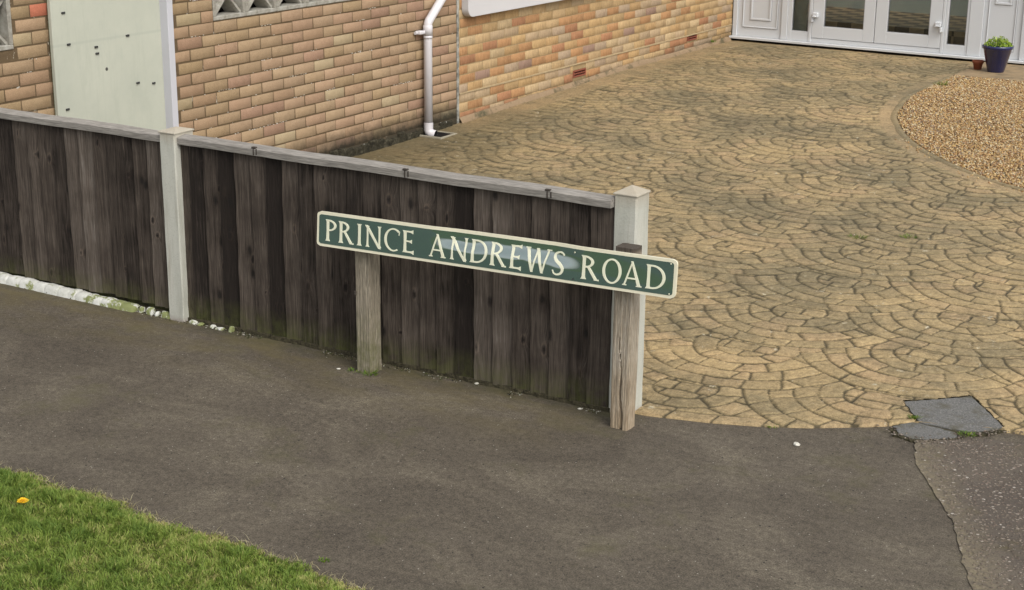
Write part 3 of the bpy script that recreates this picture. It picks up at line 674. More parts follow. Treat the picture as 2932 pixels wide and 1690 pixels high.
# screen blocks
def screen_block():
    mb = MB(); S_ = .3275; fw = .03; x0, x1 = -.13, .004; e_ = .0015
    mb.box(x0, x1, e_, S_-e_, e_, fw, .004); mb.box(x0, x1, e_, S_-e_, S_-fw, S_-e_, .004)
    mb.box(x0, x1-.001, e_, fw, fw+.0005, S_-fw-.0005, .003); mb.box(x0, x1-.001, S_-fw, S_-e_, fw+.0005, S_-fw-.0005, .003)
    c0 = S_/2; h = .010
    for sy, sz in ((1, 1), (-1, 1), (1, -1), (-1, -1)):        # four tapering webs meeting in the middle
        p0 = (c0+sy*(c0-fw-.001), c0+sz*(c0-fw-.001)); p1 = (c0+sy*.004, c0+sz*.004)
        nx_, nz_ = -sz*h*.7, sy*h*.7
        vs = []
        for xx, kk in ((x0+.005, 2.2), (x1-.035, 1.3), (x1-.018, .7)):
            for p, q in ((p0, kk*1.25), (p1, kk)):
                vs += [(xx, p[0]+nx_*q, p[1]+nz_*q), (xx, p[0]-nx_*q, p[1]-nz_*q)]
        f = [(0, 2, 6, 4), (4, 6, 10, 8), (1, 5, 7, 3), (5, 9, 11, 7), (8, 10, 11, 9), (0, 1, 3, 2), (0, 4, 5, 1), (4, 8, 9, 5), (2, 3, 7, 6), (6, 7, 11, 10)]
        mb.add(vs, f)
    return mb.mesh('screen_block')
sbm = screen_block(); sbm.materials.append(M['block'])
for (Vb, xf) in ((VB, -7.17), (VL, -7.24)):
    for r_ in range(2):
        for c_ in range(int(round((Vb[1]-Vb[0])/.3275))):
            o = bpy.data.objects.new('screen_block', sbm); C.objects.link(o); o.parent = garage; child(o, garage)
            o.location = (xf, Vb[0]+c_*.3275, Vb[2]+r_*.3275)
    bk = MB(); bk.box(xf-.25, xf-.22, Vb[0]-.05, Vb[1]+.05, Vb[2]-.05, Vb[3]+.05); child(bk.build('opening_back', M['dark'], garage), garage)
# pale lime dabs left along the bed joints
md_ = MB(); n = NT('lime_dab', .9, .2); n.color(n.mix(n.noise(60, 3), (.62, .60, .54), (.40, .37, .31))); M['lime'] = n.m
def dab(y_, z_, w_, h_, xf):
    k_ = 5; vs = [(xf-.004, y_-w_/2, z_-h_/2), (xf-.004, y_+w_/2, z_-h_/2), (xf-.004, y_+w_/2, z_+h_/2), (xf-.004, y_-w_/2, z_+h_/2), (xf+.0022, y_-w_*.3, z_-h_*.3), (xf+.0022, y_+w_*.35, z_-h_*.25), (xf+.0022, y_+w_*.3, z_+h_*.3), (xf+.0022, y_-w_*.35, z_+h_*.25)]
    md_.add(vs, [(4,5,6,7), (0,1,5,4), (1,2,6,5), (2,3,7,6), (3,0,4,7)])
for _ in range(95):
    left = rnd.random() < .16; xf = -7.24 if left else -7.17
    y_ = rnd.uniform(5.9, 6.6) if left else rnd.uniform(7.65, 10.3); z_ = rnd.choice([(.951 if left else 1.018)+.0775*k for k in range(-8, 9)])
    if not left and 7.98 < y_ < 9.98 and z_ > 1.16: continue
    if left and y_ < 6.39 and z_ > 1.16: continue
    n_ = rnd.choice((1, 1, 2, 4, 7))
    for _k in range(n_):
        if (not left and y_ > 10.9) or (left and y_ > 6.6): break
        dab(y_, z_+rnd.uniform(-.004, .006), rnd.uniform(.005, .020), rnd.uniform(.003, .007), xf); y_ += rnd.uniform(.02, .04)
o = child(md_.build('lime_marks', M['lime'], garage), garage); o['kind'] = 'stuff'
# dark plinth strip at the foot of the garage wall
pl = MB()
for k in range(34):
    ya = 7.65+k*.097; zt = .075+rnd.uniform(-.012, .02); xo = -7.155+rnd.uniform(0, .012)
    if ya+.097 > 10.92: break
    pl.box(-7.19, xo, ya, ya+.098, -.08, zt, .01)
n = NT('dirty_footing', .95, .15)
c = n.ramp(n.noise(24, 5, .75), [(.3, (.012, .011, .008)), (.55, (.045, .040, .026)), (.75, (.13, .115, .085))])
spk = n.math('MULTIPLY', n.rng(n.voro(18), .12, .2, 1, 0), n.rng(n.sep(n.voro(18, out='Color'))[0], .82, .84, 0, 1)); c = n.mix(spk, c, (.55, .54, .5))
n.color(c); n.bump(n.noise(60, 5), 1, .015); M['footing'] = n.m
child(pl.build('footing', M['footing'], garage), garage)

house = empty('house', (-7.17, 14, 0)); tag(house, 'orange brick house with wide white glazed porch doors', 'house')
def hc(o): return child(o, house)
AB = [(12.905, 13.155, .150, .222), (15.38, 15.62, .214, .286)]
w3 = brick_wall(10.965, 16.545, -.05, 2.6, -7.17, .275-.0775*5, 10.98, AB, org_col, 'mortar_pale', house, mt='brick_orange', gap=.009, prot=.003, soft=.0018); hc(w3)
js = MB(); js.box(-7.2, -7.166, 10.932, 10.962, -.03, 2.6, .003); hc(js.build('wall_joint', M['sealant'], house))
# the cement string line at the fourth course
sl_ = MB(); yv = np.arange(10.97, 16.5, .11)
for a_ in yv: sl_.box(-7.18, -7.1635+rnd.uniform(0, .002), a_, a_+.1115, .269+rnd.uniform(-.001, .001), .283+rnd.uniform(-.001, .002), .002)
n = NT('string_mortar', .9, .2); n.color(n.mix(n.noise(12, 4, .7), (.46, .36, .22), (.27, .20, .11))); M['string'] = n.m
hc(sl_.build('mortar_line', M['string'], house))
# cement fillet along the foot
ft = MB(); vs = []; yv = np.arange(10.96, 16.56, .08)
for y_ in yv:
    z_ = float(zg(0, y_)); w_ = .015+.012*float(fbm(np.float64(y_*5), np.float64(1.), 4)); h_ = .035+.03*float(fbm(np.float64(y_*3), np.float64(5.), 7))
    vs += [(-7.165, y_, z_+h_), (-7.155, y_, z_+h_*.8), (-7.155+w_, y_, z_+.008), (-7.155+w_, y_, z_-.03)]
k = len(yv); ft.add(vs, [(4*i+j, 4*i+4+j, 4*i+5+j, 4*i+1+j) for i in range(k-1) for j in range(3)])
hc(ft.build('cement_fillet', M['fillet'], house, smooth=True))
for q in AB:
    ab = MB(); ab.box(-7.235, -7.205, q[0]+.004, q[1]-.004, q[2]+.003, q[3]-.003)
    ab.box(-7.2045, -7.166, q[0]+.004, q[1]-.004, q[2]+.003, q[2]+.016, .002); ab.box(-7.2045, -7.166, q[0]+.004, q[1]-.004, q[3]-.016, q[3]-.003, .002)
    ab.box(-7.2045, -7.1655, q[0]+.004, q[0]+.018, q[2]+.0165, q[3]-.0165); ab.box(-7.2045, -7.1655, q[1]-.018, q[1]-.004, q[2]+.0165, q[3]-.0165)
    ab.box(-7.2045, -7.167, q[0]+.0185, q[1]-.0185, (q[2]+q[3])/2-.004, (q[2]+q[3])/2+.004)
    o = hc(ab.build('air_brick', M['airbrick'], house))
# white cladding board
cl = MB(); r_ = .07; z0_, y0_ = .907, 11.00; prof = [(y0_+r_-r_*math.cos(t), z0_+r_-r_*math.sin(t)) for t in np.linspace(0, math.pi/2, 9)]
poly = [(y0_, 1.75)]+prof+[(14.2, z0_), (14.2, 1.75)]
k = len(poly); cl.add([(-7.10, y_, z_) for y_, z_ in poly]+[(-7.168, y_, z_) for y_, z_ in poly], [tuple(range(k)), tuple(range(2*k-1, k-1, -1))]+[(i, k+i, k+(i+1) % k, (i+1) % k) for i in range(k)])
o = cl.build('cladding', M['cladding'], house, bevel=.004); hc(o); o.data.validate()

# ---- porch front: built in its own frame, u along the front, v depth, w height
FA = math.atan(-.03); fu = Vector((math.cos(FA), math.sin(FA), 0)); fv = Vector((-math.sin(FA), math.cos(FA), 0)); FO = Vector((-7.17, 16.55, 0))
def fac(u, v, w): p = FO + fu*(u+7.17) + fv*v; return (p.x, p.y, w)     # u given as x along the front
def fbx(name, boxes, mt, parent=None, bev=.003):
    mb = MB()
    for b_ in boxes: mb.box(*b_, bev)
    o = mb.build(name, mt, parent or house, fn=fac); (hc(o) if (parent is None or parent is house) else None); return o
# sill and frame posts (u0,u1, v0,v1, w0,w1)
fbx('sill', [(-7.168, -2.9, -.08, .03, .133, .158)], M['upvc'])
fbx('sill_shade', [(-7.16, -2.9, -.03, .03, .05, .1325)], M['dark'], bev=0)  # near-black bar painted as the shade under the sill
fbx('frame', [(-7.157, -7.105, -.02, .05, .1585, 2.3), (-6.575, -6.505, -.02, .05, .1585, 2.3), (-6.2495, -6.216, -.02, .05, .1585, 2.3), (-4.782, -4.752, -.02, .05, .1585, 2.3),
              (-4.50, -4.36, -.02, .05, .1585, 2.3), (-3.96, -3.88, -.02, .05, .1585, 2.3), (-3.2, -3.1, -.02, .05, .1585, 2.3), (-7.157, -2.95, -.021, .051, 2.3005, 2.4),
              (-6.2155, -4.7825, -.012, .05, .1585, .204)], M['upvc'])
# side panels with raised mouldings
def panel(u0, u1, insets):
    p_ = fbx('side_panel', [(u0, u1, .0, .04, .1585, 2.3)], M['upvc'])
    for (a_, b_, c_, d_, t_) in insets:
        mb = MB(); mb.box(a_, b_, -.010, -.0005, c_, c_+t_, .003); mb.box(a_, b_, -.010, -.0005, d_-t_, d_, .003)
        mb.box(a_, a_+t_, -.0098, -.0005, c_+t_, d_-t_, .003); mb.box(b_-t_, b_, -.0098, -.0005, c_+t_, d_-t_, .003)
        m_ = mb.build('moulding', M['upvc'], p_, fn=fac)
        mb = MB(); mb.box(a_-.005, b_+.005, -.0012, -.0002, c_-.005, c_-.0005); mb.box(a_-.005, a_-.0005, -.0012, -.0002, c_, d_); mb.box(b_+.0005, b_+.005, -.0012, -.0002, c_, d_); mb.build('groove', M['groove'], p_, fn=fac)
    return p_
panel(-7.1045, -6.5755, [(-7.045, -6.625, .262, 2.2, .012), (-6.952, -6.705, .345, 2.0, .022)])
panel(-4.3595, -3.9605, [(-4.315, -4.03, .235, 2.2, .010), (-4.255, -4.085, .70, 2.0, .022)])
panel(-3.8795, -3.2005, [(-3.80, -3.28, .26, 2.2, .012)])
def glazed(name, u0, u1, w0, w1, gu0, gu1, gw0, gw1, lab=None, v=-.018):
    o = fbx(name, [(u0, gu0, v, v+.05, w0, w1), (gu1, u1, v, v+.05, w0, w1), (gu0-.0005, gu1+.0005, v+.0008, v+.05, w0, gw0), (gu0-.0005, gu1+.0005, v+.0008, v+.05, gw1, w1)], M['upvc'])
    if lab: o['label'] = lab
    mb = MB(); mb.box(gu0, gu1, v+.022, v+.030, gw0, gw1); mb.build('pane', M['glass'], o, fn=fac)
    mb = MB()
    mb.box(gu0, gu1, v+.004, v+.016, gw0, gw0+.006); mb.box(gu0, gu0+.005, v+.004, v+.016, gw0+.006, gw1); mb.box(gu1-.005, gu1, v+.004, v+.016, gw0+.006, gw1)
    mb.build('gasket', M['groove'], o, fn=fac); return o
glazed('side_light', -6.504, -6.250, .1585, 2.3, -6.452, -6.261, .265, 2.2, v=-.012)
dA = glazed('door', -6.213, -5.509, .208, 2.29, -6.082, -5.631, .335, 2.15)
dB = glazed('door', -5.501, -4.785, .208, 2.29, -5.370, -4.915, .333, 2.15)
glazed('side_light', -4.751, -4.501, .1585, 2.3, -4.722, -4.528, .255, 2.2, v=-.012)
fbx('door_joint', [(-5.5085, -5.5015, .0, .03, .21, 2.29)], M['groove'], bev=0)
fbx('door_joint', [(-6.2155, -6.2135, .0, .03, .21, 2.29)], M['groove'], bev=0)
fbx('door_joint', [(-6.21, -4.787, -.006, .03, .2045, .2075)], M['groove'], bev=0)
for d_, u0 in ((dA, -6.20), (dB, -4.845)):
    sgn = 1 if u0 < -5.5 else -1
    mb = MB(); mb.box(u0, u0+.062, -.062, -.0185, .43, .485, .008); mb.box(u0+.008, u0+.05, -.085, -.0625, .435, .452, .005); mb.box(u0-.012*sgn+(.0 if sgn > 0 else .045), u0-.012*sgn+.018+(.0 if sgn > 0 else .045), -.07, -.019, .378, .429, .005)
    mb.build('handle', M['upvc'], d_, fn=fac)
# inside the porch: chequered step and floor, back wall, ceiling
def inn(name, boxes, mt): return fbx(name, boxes, mt, bev=0)
inn('tiled_floor', [(-7.0, -3.0, .16, .20, .10, .375), (-7.0, -3.0, .2005, 1.5, .33, .3745)], M['checker'])
inn('porch_floor', [(-7.1, -3.0, .05, .159, .09, .145)], M['slab'])
inn('back_wall', [(-7.2, -2.9, 1.5005, 1.6, .05, 2.5), (-7.3, -7.12, .06, 1.5, .05, 2.5), (-3.0, -2.9, .06, 1.5, .05, 2.5)], M['inner'])
if 0: inn('porch_ceiling', [(-7.3, -2.9, .06, 3.3, 2.4005, 2.45)], M['inner'])
# low partition seen behind the left side light
inn('partition', [(-7.0, -6.33, .10, .13, .146, 2.2)], M['inner'])

# ------------------------------------------------------------------ downpipe
PX, PY, PR = -7.115, 10.43, .034
dp = empty('downpipe', (PX, PY, 0)); tag(dp, 'white plastic rainwater downpipe with a bent top on the tan brick wall', 'downpipe')
def dc(o): return child(o, dp)
mb = MB(); a_ = Vector((0, .62, .52)).normalized()
pts = [(PX, PY, .085), (PX, PY, .895)]
for t in np.linspace(0, 1, 7)[1:]:
    ang = t*math.atan2(a_.y, a_.z); pts.append((PX, PY+.06*(1-math.cos(ang)), .895+.06*math.sin(ang)))
e_ = Vector(pts[-1]); pts.append(tuple(e_+a_*.9)); mb.tube(pts, PR, 24)
dc(mb.build('pipe', M['pipe'], dp, smooth=True))
mb = MB(); mb.tube([(PX, PY, .825), (PX, PY, .90), (PX, PY, .905)], [PR+.004, PR+.004, PR], 24); mb.tube([(PX, PY, .80), (PX, PY, .824)], PR+.0025, 24)
dc(mb.build('collar', M['pipe'], dp, smooth=True))
mb = MB(); mb.box(-7.168, -7.115, PY-.105, PY-.03, .838, .866, .006); mb.tube([(-7.15, PY-.125, .852), (-7.15, PY-.104, .852)], .013, 12)
dc(mb.build('bracket', M['pipe'], dp))
mb = MB(); mb.tube([(PX, PY, .13), (PX, PY, .07), (PX+.006, PY, .052), (PX+.028, PY+.003, .036), (PX+.062, PY+.010, .030)], [PR+.004]*5, 24, cap=False)
sh = dc(mb.build('shoe', M['pipe'], dp, smooth=True))
mb = MB(); mb.tube([(PX+.064, PY+.0105, .0297), (PX+.05, PY+.0075, .032)], PR-.001, 24); dc(mb.build('outlet', M['dark'], dp))
gl_ = empty('gully', (-7.07, 10.43, 0)); tag(gl_, 'small square drain gully under the white downpipe', 'drain')
z_ = .0165+float(zg(0, 10.45)); mb = MB(); q = .12
for b_ in ((-q, q, -q, -q+.022), (-q, q, q-.022, q), (-q, -q+.022, -q+.0225, q-.0225), (q-.022, q, -q+.0225, q-.0225)): mb.box(-7.06+b_[0], -7.06+b_[1], 10.47+b_[2], 10.47+b_[3], z_-.02, z_+.006, .003)
n = NT('gully_rim', .8, .3); n.color(n.mix(n.noise(20, 3), (.22, .20, .15), (.32, .29, .22))); child(mb.build('rim', n.m, gl_), gl_)
mb = MB(); mb.box(-7.06-q+.0225, -7.06+q-.0225, 10.47-q+.0225, 10.47+q-.0225, z_-.02, z_-.0005); child(mb.build('hole', M['dark'], gl_), gl_)

# ------------------------------------------------------------------ fence
fence = empty('fence', (-4.2, 5.79, 0)); tag(fence, 'low dark closeboard fence with pale concrete posts along the footpath', 'fence')
def fc(o): return child(o, fence)
R_e = [-4.305, -4.203, -4.096, -3.996, -3.897, -3.795, -3.695, -3.596, -3.493, -3.397, -3.303, -3.2, -3.109, -3.000]
M_e = [-5.45, -5.378, -5.283, -5.184, -5.087, -4.982, -4.883, -4.79, -4.685, -4.59, -4.495, -4.40, -4.305]
L_e = [-9.2+.1*i for i in range(24)] + [-6.86, -6.743, -6.63, -6.523, -6.439, -6.335, -6.237, -6.141, -6.036, -5.942, -5.849, -5.757, -5.662, -5.596, -5.535]
def boards(edges, zb):
    mb = MB(); KN = []; WP = []
    for a_, b_ in zip(edges[:-1], edges[1:]):
        if b_-a_ < .015: continue
        kn = [(rnd.uniform(a_+.01, b_-.005), rnd.uniform(.08, .9), rnd.uniform(.005, .013), rnd.uniform(.009, .030), rnd.uniform(.5, 1)) for _ in range(rnd.choice((0, 1, 1, 2, 2)))]
        mb.cur = min(1, max(0, rnd.gauss(.47, .17))); f = 5.790+rnd.uniform(-.002, .002)
        th = .019; ov = .012; nx_ = 11; nz_ = 76; sk = rnd.uniform(-.004, .004); bow = rnd.uniform(-.004, .004)
        z0_ = zb+rnd.uniform(-.006, .008); z1_ = .955; vs = []
        for k in range(nz_+1):
            z_ = z0_+(z1_-z0_)*k/nz_; t_ = k/nz_; wob = .0022*math.sin(k*.31+a_*50)
            for j in range(nx_+1):
                u = j/nx_; x_ = a_-ov*.0+(b_-a_+ov)*u + (sk*(t_-.5) + bow*math.sin(t_*3.1))*(1 if j in (0, nx_) else .5) + (wob if j == 0 else 0)
                y_ = f-th*(1-u)*.95 + .0016*math.sin(u*5+a_*20+z_*3)
                kv_ = 0; wp = 0
                for kx, kz, rx, rz, st_ in kn:
                    d2 = ((x_-kx)/rx)**2+((z_-kz)/rz)**2; kv_ = max(kv_, st_*math.exp(-d2*1.1)); wp += (x_-kx)*1.5*math.exp(-d2*.22) + .010*math.exp(-((x_-kx)/.05)**2-((z_-kz)/(rz*3))**2)
                    y_ -= .003*math.exp(-d2*.5)
                KN.append(kv_); WP.append(wp); vs.append((x_, y_, z_))
        n0 = len(vs)
        for k in range(nz_+1):
            for j in (0, nx_): KN.append(0); WP.append(0); vs.append((vs[k*(nx_+1)+j][0], f+.012, vs[k*(nx_+1)+j][2]))
        fs = [(k*(nx_+1)+j, k*(nx_+1)+j+1, (k+1)*(nx_+1)+j+1, (k+1)*(nx_+1)+j) for k in range(nz_) for j in range(nx_)]
        fs += [(n0+2*k, k*(nx_+1), (k+1)*(nx_+1), n0+2*k+2) for k in range(nz_)] + [(k*(nx_+1)+nx_, n0+2*k+1, n0+2*k+3, (k+1)*(nx_+1)+nx_) for k in range(nz_)]
        fs += [(n0+2*k+1, n0+2*k, n0+2*k+2, n0+2*k+3) for k in range(nz_)]
        mb.add(vs, fs)
    mb.kn = KN; mb.wp = WP; return mb
def addk(o, mb):
    for nm_, ar_ in (('knot', mb.kn), ('warp', mb.wp)):
        at = o.data.attributes.new(nm_, 'FLOAT', 'POINT'); at.data.foreach_set('value', ar_)
pb = boards(L_e, .045); p1 = fc(pb.build('fence_panel', M['board'], fence)); addk(p1, pb); p1['label'] = 'left panel of dark vertical boards'
pb = boards(M_e+R_e[1:], .012); p2 = fc(pb.build('fence_panel', M['board'], fence)); addk(p2, pb); p2['label'] = 'right panel of dark vertical boards'
def rail(x0, x1, nm='top_rail'):
    mb = MB(); n_ = int((x1-x0)/.04); vs = []; mb.cur = rnd.random()
    for k in range(n_+1):
        x_ = x0+(x1-x0)*k/n_; dz = .0016*math.sin(x_*7)+(float(fbm(np.float64(x_*9), np.float64(2.), 8))-.5)*.003; dy = (float(fbm(np.float64(x_*5), np.float64(7.), 9))-.5)*.004
        vs += [(x_, 5.752+dy, .924+dz), (x_, 5.750+dy, .955+dz), (x_, 5.756+dy, .960+dz), (x_, 5.812+dy, .967+dz), (x_, 5.812+dy, .924+dz)]
    fs = [(5*k+j, 5*k+(j+1) % 5, 5*k+5+(j+1) % 5, 5*k+5+j) for k in range(n_) for j in range(5)] + [(0,1,2,3,4), tuple(5*n_+j for j in (4,3,2,1,0))]
    mb.add(vs, fs); o = mb.build(nm, M['rail'], fence); o.data.flip_normals() if False else None
    import bmesh; bm = bmesh.new(); bm.from_mesh(o.data); bmesh.ops.recalc_face_normals(bm, faces=bm.faces); bm.to_mesh(o.data); bm.free()
    return fc(o)
ra = rail(-9.2, -5.536); rb_ = rail(-5.430, -3.002)
n = NT('rail_knot', .9, .2); n.color((.05, .042, .035)); M['knot'] = n.m
for x_ in (-4.93, -4.045, -3.30):
    mb = MB(); mb.box(x_-.013, x_-.006, 5.7475, 5.756, .926, .957, .002); mb.box(x_+.005, x_+.012, 5.7475, 5.757, .930, .958, .002); mb.box(x_-.022, x_+.004, 5.7482, 5.765, .9575, .9665, .002)
    o = mb.build('knot', M['knot'], rb_); o.matrix_parent_inverse = Matrix.Identity(4)
ar = MB(); ar.box(-9.2, -5.54, 5.806, 5.85, .15, .22, .006); ar.box(-5.43, -3.0, 5.806, 5.85, .15, .22, .006); ar.box(-9.2, -5.54, 5.8125, 5.85, .76, .83, .006); ar.box(-5.43, -3.0, 5.8125, 5.85, .76, .83, .006)
fc(ar.build('arris_rail', M['board'], fence))
def cpost(x0, x1, y0, y1, zt, cap, lean=0):
    mb = MB(); n_ = 20; c_ = .006; vs = []; ring = [(x0+c_, y0), (x1-c_, y0), (x1, y0+c_), (x1, y1-c_), (x1-c_, y1), (x0+c_, y1), (x0, y1-c_), (x0, y0+c_)]
    for k in range(n_+1):
        z_ = -.03+(zt+.03)*k/n_
        for j, (a_, b_) in enumerate(ring):
            w = (float(fbm(np.float64(z_*9+j), np.float64(j*3.), 12))-.5)*.003; vs.append((a_+w+lean*z_, b_+w, z_))
    fs = [(8*k+j, 8*k+(j+1) % 8, 8*k+8+(j+1) % 8, 8*k+8+j) for k in range(n_) for j in range(8)]
    mb.add(vs, fs); xc, yc = (x0+x1)/2+lean*zt, (y0+y1)/2; o_ = .004
    mb2 = MB(); X0, X1, Y0, Y1 = x0-o_+lean*zt, x1+o_+lean*zt, y0-o_, y1+o_
    mb2.add([(X0, Y0, zt), (X1, Y0, zt), (X1, Y1, zt), (X0, Y1, zt), (X0, Y0, zt+.008), (X1, Y0, zt+.008), (X1, Y1, zt+.008), (X0, Y1, zt+.008), (xc, yc, zt+cap)],
            [(3,2,1,0), (0,1,5,4), (1,2,6,5), (2,3,7,6), (3,0,4,7), (4,5,8), (5,6,8), (6,7,8), (7,4,8)])
    p_ = mb.build('post', M['concrete'], fence); fc(p_)
    q_ = mb2.build('cap', M['concrete'], p_, bevel=.003)
    return p_
a_ = cpost(-5.534, -5.432, 5.735, 5.875, .974, .026); a_['label'] = 'off-white concrete post between the two panels'
b_ = cpost(-3.002, -2.895, 5.78, 5.90, .977, .038, .0); b_['label'] = 'off-white concrete end post with pyramid top'

flat_poly('soil', [(-9.2, 5.748), (-2.99, 5.775), (-2.99, 5.95), (-9.2, 5.95)], .0195, M['soil'], seed=12, amp=.006)
sb2 = MB(); sb2.box(-9.2, -5.54, 5.80, 5.84, -.02, .14, .004); fc(sb2.build('gravel_board', M['board'], fence))
# painted stone edging under the left panel
ed = empty('edging', (-6.3, 5.74, 0)); mbs = MB()
xs_ = [-7.35, -7.2, -7.06, -6.95, -6.84, -6.725, -6.63, -6.51, -6.43, -6.33, -6.245, -6.19, -6.11, -6.065, -6.0, -5.93, -5.862, -5.775]
def lump(mb, x0, x1, y0, y1, z1, s=0):
    mb = MB()
    nu, nv = 10, 6; vs = []; 
    for i in range(nu+1):
        for j in range(nv+1):
            u = i/nu*math.pi; v = j/nv*math.pi
            xx = (x0+x1)/2-(x1-x0)/2*np.sign(math.cos(u))*abs(math.cos(u))**.45; cz = math.sin(u)**.35
            yy = (y0+y1)/2-(y1-y0)/2*math.cos(v)*cz; zz = -.02+(z1+.02)*(math.sin(v)**.5)*cz
            w = float(fbm(np.float64(xx*22+s), np.float64(yy*22+zz*22), 15))-.5; vs.append((xx+w*.008, yy+w*.010, zz+w*.010*(1 if zz > 0 else 0)))
    mb.add(vs, [(i*(nv+1)+j, (i+1)*(nv+1)+j, (i+1)*(nv+1)+j+1, i*(nv+1)+j+1) for i in range(nu) for j in range(nv)])
    child(mb.build('stone', M['edging'], ed, smooth=True), ed)
for a_, b_ in zip(xs_[:-1], xs_[1:]):
    h = np.interp(a_, [-7.3, -6.3, -5.8], [.054, .045, .034])*rnd.uniform(.92, 1.04); lump(mbs, a_-.016, b_+.016 if b_ < -6.2 else b_+.002, 5.715, 5.80, h, a_)
for x_, w_, h in ((-5.755, .03, .03), (-5.70, .045, .038), (-5.64, .02, .022), (-5.60, .05, .034), (-5.555, .03, .022), (-5.41, .05, .016), (-5.35, .03, .012), (-5.27, .03, .014), (-5.23, .05, .012), (-5.14, .02, .03)):
    lump(mbs, x_, x_+w_, 5.735, 5.775, h, x_)

tag(ed, 'white painted rough stone edging at the foot of the left fence panel', 'edging')

# ------------------------------------------------------------------ sign
SA = math.atan2(.042, 1.812); SL, SH = 1.826, .160
TILT = math.radians(6.3)
S0 = Vector((-4.434, 5.578, .592)); su = Vector((math.cos(SA), 0, math.sin(SA)))
def wave(s, h):  # bend added to the plate so its coat mirrors a pale streak of sky
    win = float(sstep(.60, .80, s)*(1-sstep(1.24, 1.42, s)))
    h0 = .061 + .010*(float(fbm(np.float64(s*9), np.float64(1.), 33, 3))-.5)*2 - .008*math.sin(s*5)
    bw = .046 + .018*float(vnoise(np.float64(s*12), np.float64(3.), 44))
    t = min(1, max(0, (h-h0)/bw)); q = t*t*(3-2*t)
    return .0125*win*q + .0009*math.sin(s*3.1+h*20)
def sp3(s, h, out=0.0):
    y = wave(s, h) + h*math.sin(TILT) - out
    p = S0 + su*s + Vector((-math.sin(SA), 0, math.cos(SA)))*(h*math.cos(TILT)); return (p.x, p.y+y, p.z)
sign = empty('street_sign', (-3.53, 5.60, 0)); tag(sign, 'green street name plate with cream serif lettering on two weathered wooden posts', 'sign')
def sc_(o): return child(o, sign)
def rrect_grid(s0, s1, h0, h1, r, out, nx_=150, ny_=26):
    """grid filling a rounded rectangle"""
    vs = []; fs = []
    for j in range(ny_+1):
        h = h0+(h1-h0)*j/ny_; dd = min(h-h0, h1-h); ins = r-math.sqrt(max(0, r*r-(r-dd)**2)) if dd < r else 0
        for i in range(nx_+1): vs.append(sp3(s0+ins+(s1-s0-2*ins)*i/nx_, h, out))
    for j in range(ny_):
        for i in range(nx_): a = j*(nx_+1)+i; fs.append((a, a+1, a+nx_+2, a+nx_+1))
    return vs, fs, nx_, ny_
mb = MB(); vs, fs, nx_, ny_ = rrect_grid(0, SL, 0, SH, .02, 0)
nv = len(vs); back = [(x, y+.010, z) for x, y, z in vs]
per = [i for i in range(nx_+1)] + [j*(nx_+1)+nx_ for j in range(1, ny_+1)] + [ny_*(nx_+1)+i for i in range(nx_-1, -1, -1)] + [j*(nx_+1) for j in range(ny_-1, 0, -1)]
fs2 = fs + [tuple(nv+i for i in reversed(f)) for f in fs] + [(per[i], nv+per[i], nv+per[(i+1) % len(per)], per[(i+1) % len(per)]) for i in range(len(per))]
mb.add(vs+back, fs2); plate = sc_(mb.build('plate', M['border'], sign, smooth=False))
mb = MB(); vs, fs, nx_, ny_ = rrect_grid(.0125, SL-.0125, .0125, SH-.0125, .011, .0012); mb.add(vs, fs); fld = mb.build('green_field', M['green'], plate, smooth=True)

# lettering: each glyph is a set of strips (pairs of points), unit cap height
def barS(x0, y0, x1, y1, w0, w1=None, n=14):
    w1 = w1 or w0; out = []
    for k in range(n+1):
        t = k/n; w = w0+(w1-w0)*t; yy = y0+(y1-y0)*t; xx = x0+(x1-x0)*t; out.append(((xx-w/2, yy), (xx+w/2, yy)))
    return out
def stem(x, w=.125, y0=0., y1=1., n=18):
    out = []
    for k in range(n+1):
        t = k/n; e_ = min(t, 1-t)*(y1-y0); fl = .055*max(0, 1-e_/.10)**1.6+.012*abs(t-.5)*2; out.append(((x-w/2-fl, y0+(y1-y0)*t), (x+w/2+fl, y0+(y1-y0)*t)))
    return out
def hbar(x0, x1, y, w, endf=0, n=8):
    out = []
    for k in range(n+1):
        t = k/n; fl = endf*max(0, (t-.65)/.35)**1.5; out.append(((x0+(x1-x0)*t, y-w/2-fl), (x0+(x1-x0)*t, y+w/2+fl)))
    return out
def ring(cx, cy, rx, ry, tx, ty, a0, a1, n=30):
    out = []
    for k in range(n+1):
        a_ = math.radians(a0+(a1-a0)*k/n); out.append(((cx+(rx-tx)*math.cos(a_), cy+(ry-ty)*math.sin(a_)), (cx+rx*math.cos(a_), cy+ry*math.sin(a_))))
    return out
def curve(pts, ws, n=36):
    P_ = [Vector(p) for p in pts]; out = []; m_ = len(P_)-1; c_ = []
    for k in range(n+1):
        t = k/n*m_; i = min(int(t), m_-1); f = t-i; p0 = P_[max(i-1, 0)]; p1_ = P_[i]; p2_ = P_[i+1]; p3 = P_[min(i+2, m_)]
        c_.append((.5*((2*p1_)+(-p0+p2_)*f+(2*p0-5*p1_+4*p2_-p3)*f*f+(-p0+3*p1_-3*p2_+p3)*f**3), ws[i]+(ws[i+1]-ws[i])*f))
    for k in range(n+1):
        t = (c_[min(k+1, n)][0]-c_[max(k-1, 0)][0]).normalized(); nr = Vector((-t.y, t.x)); p, w = c_[k]; out.append((tuple(p+nr*w/2), tuple(p-nr*w/2)))
    return out
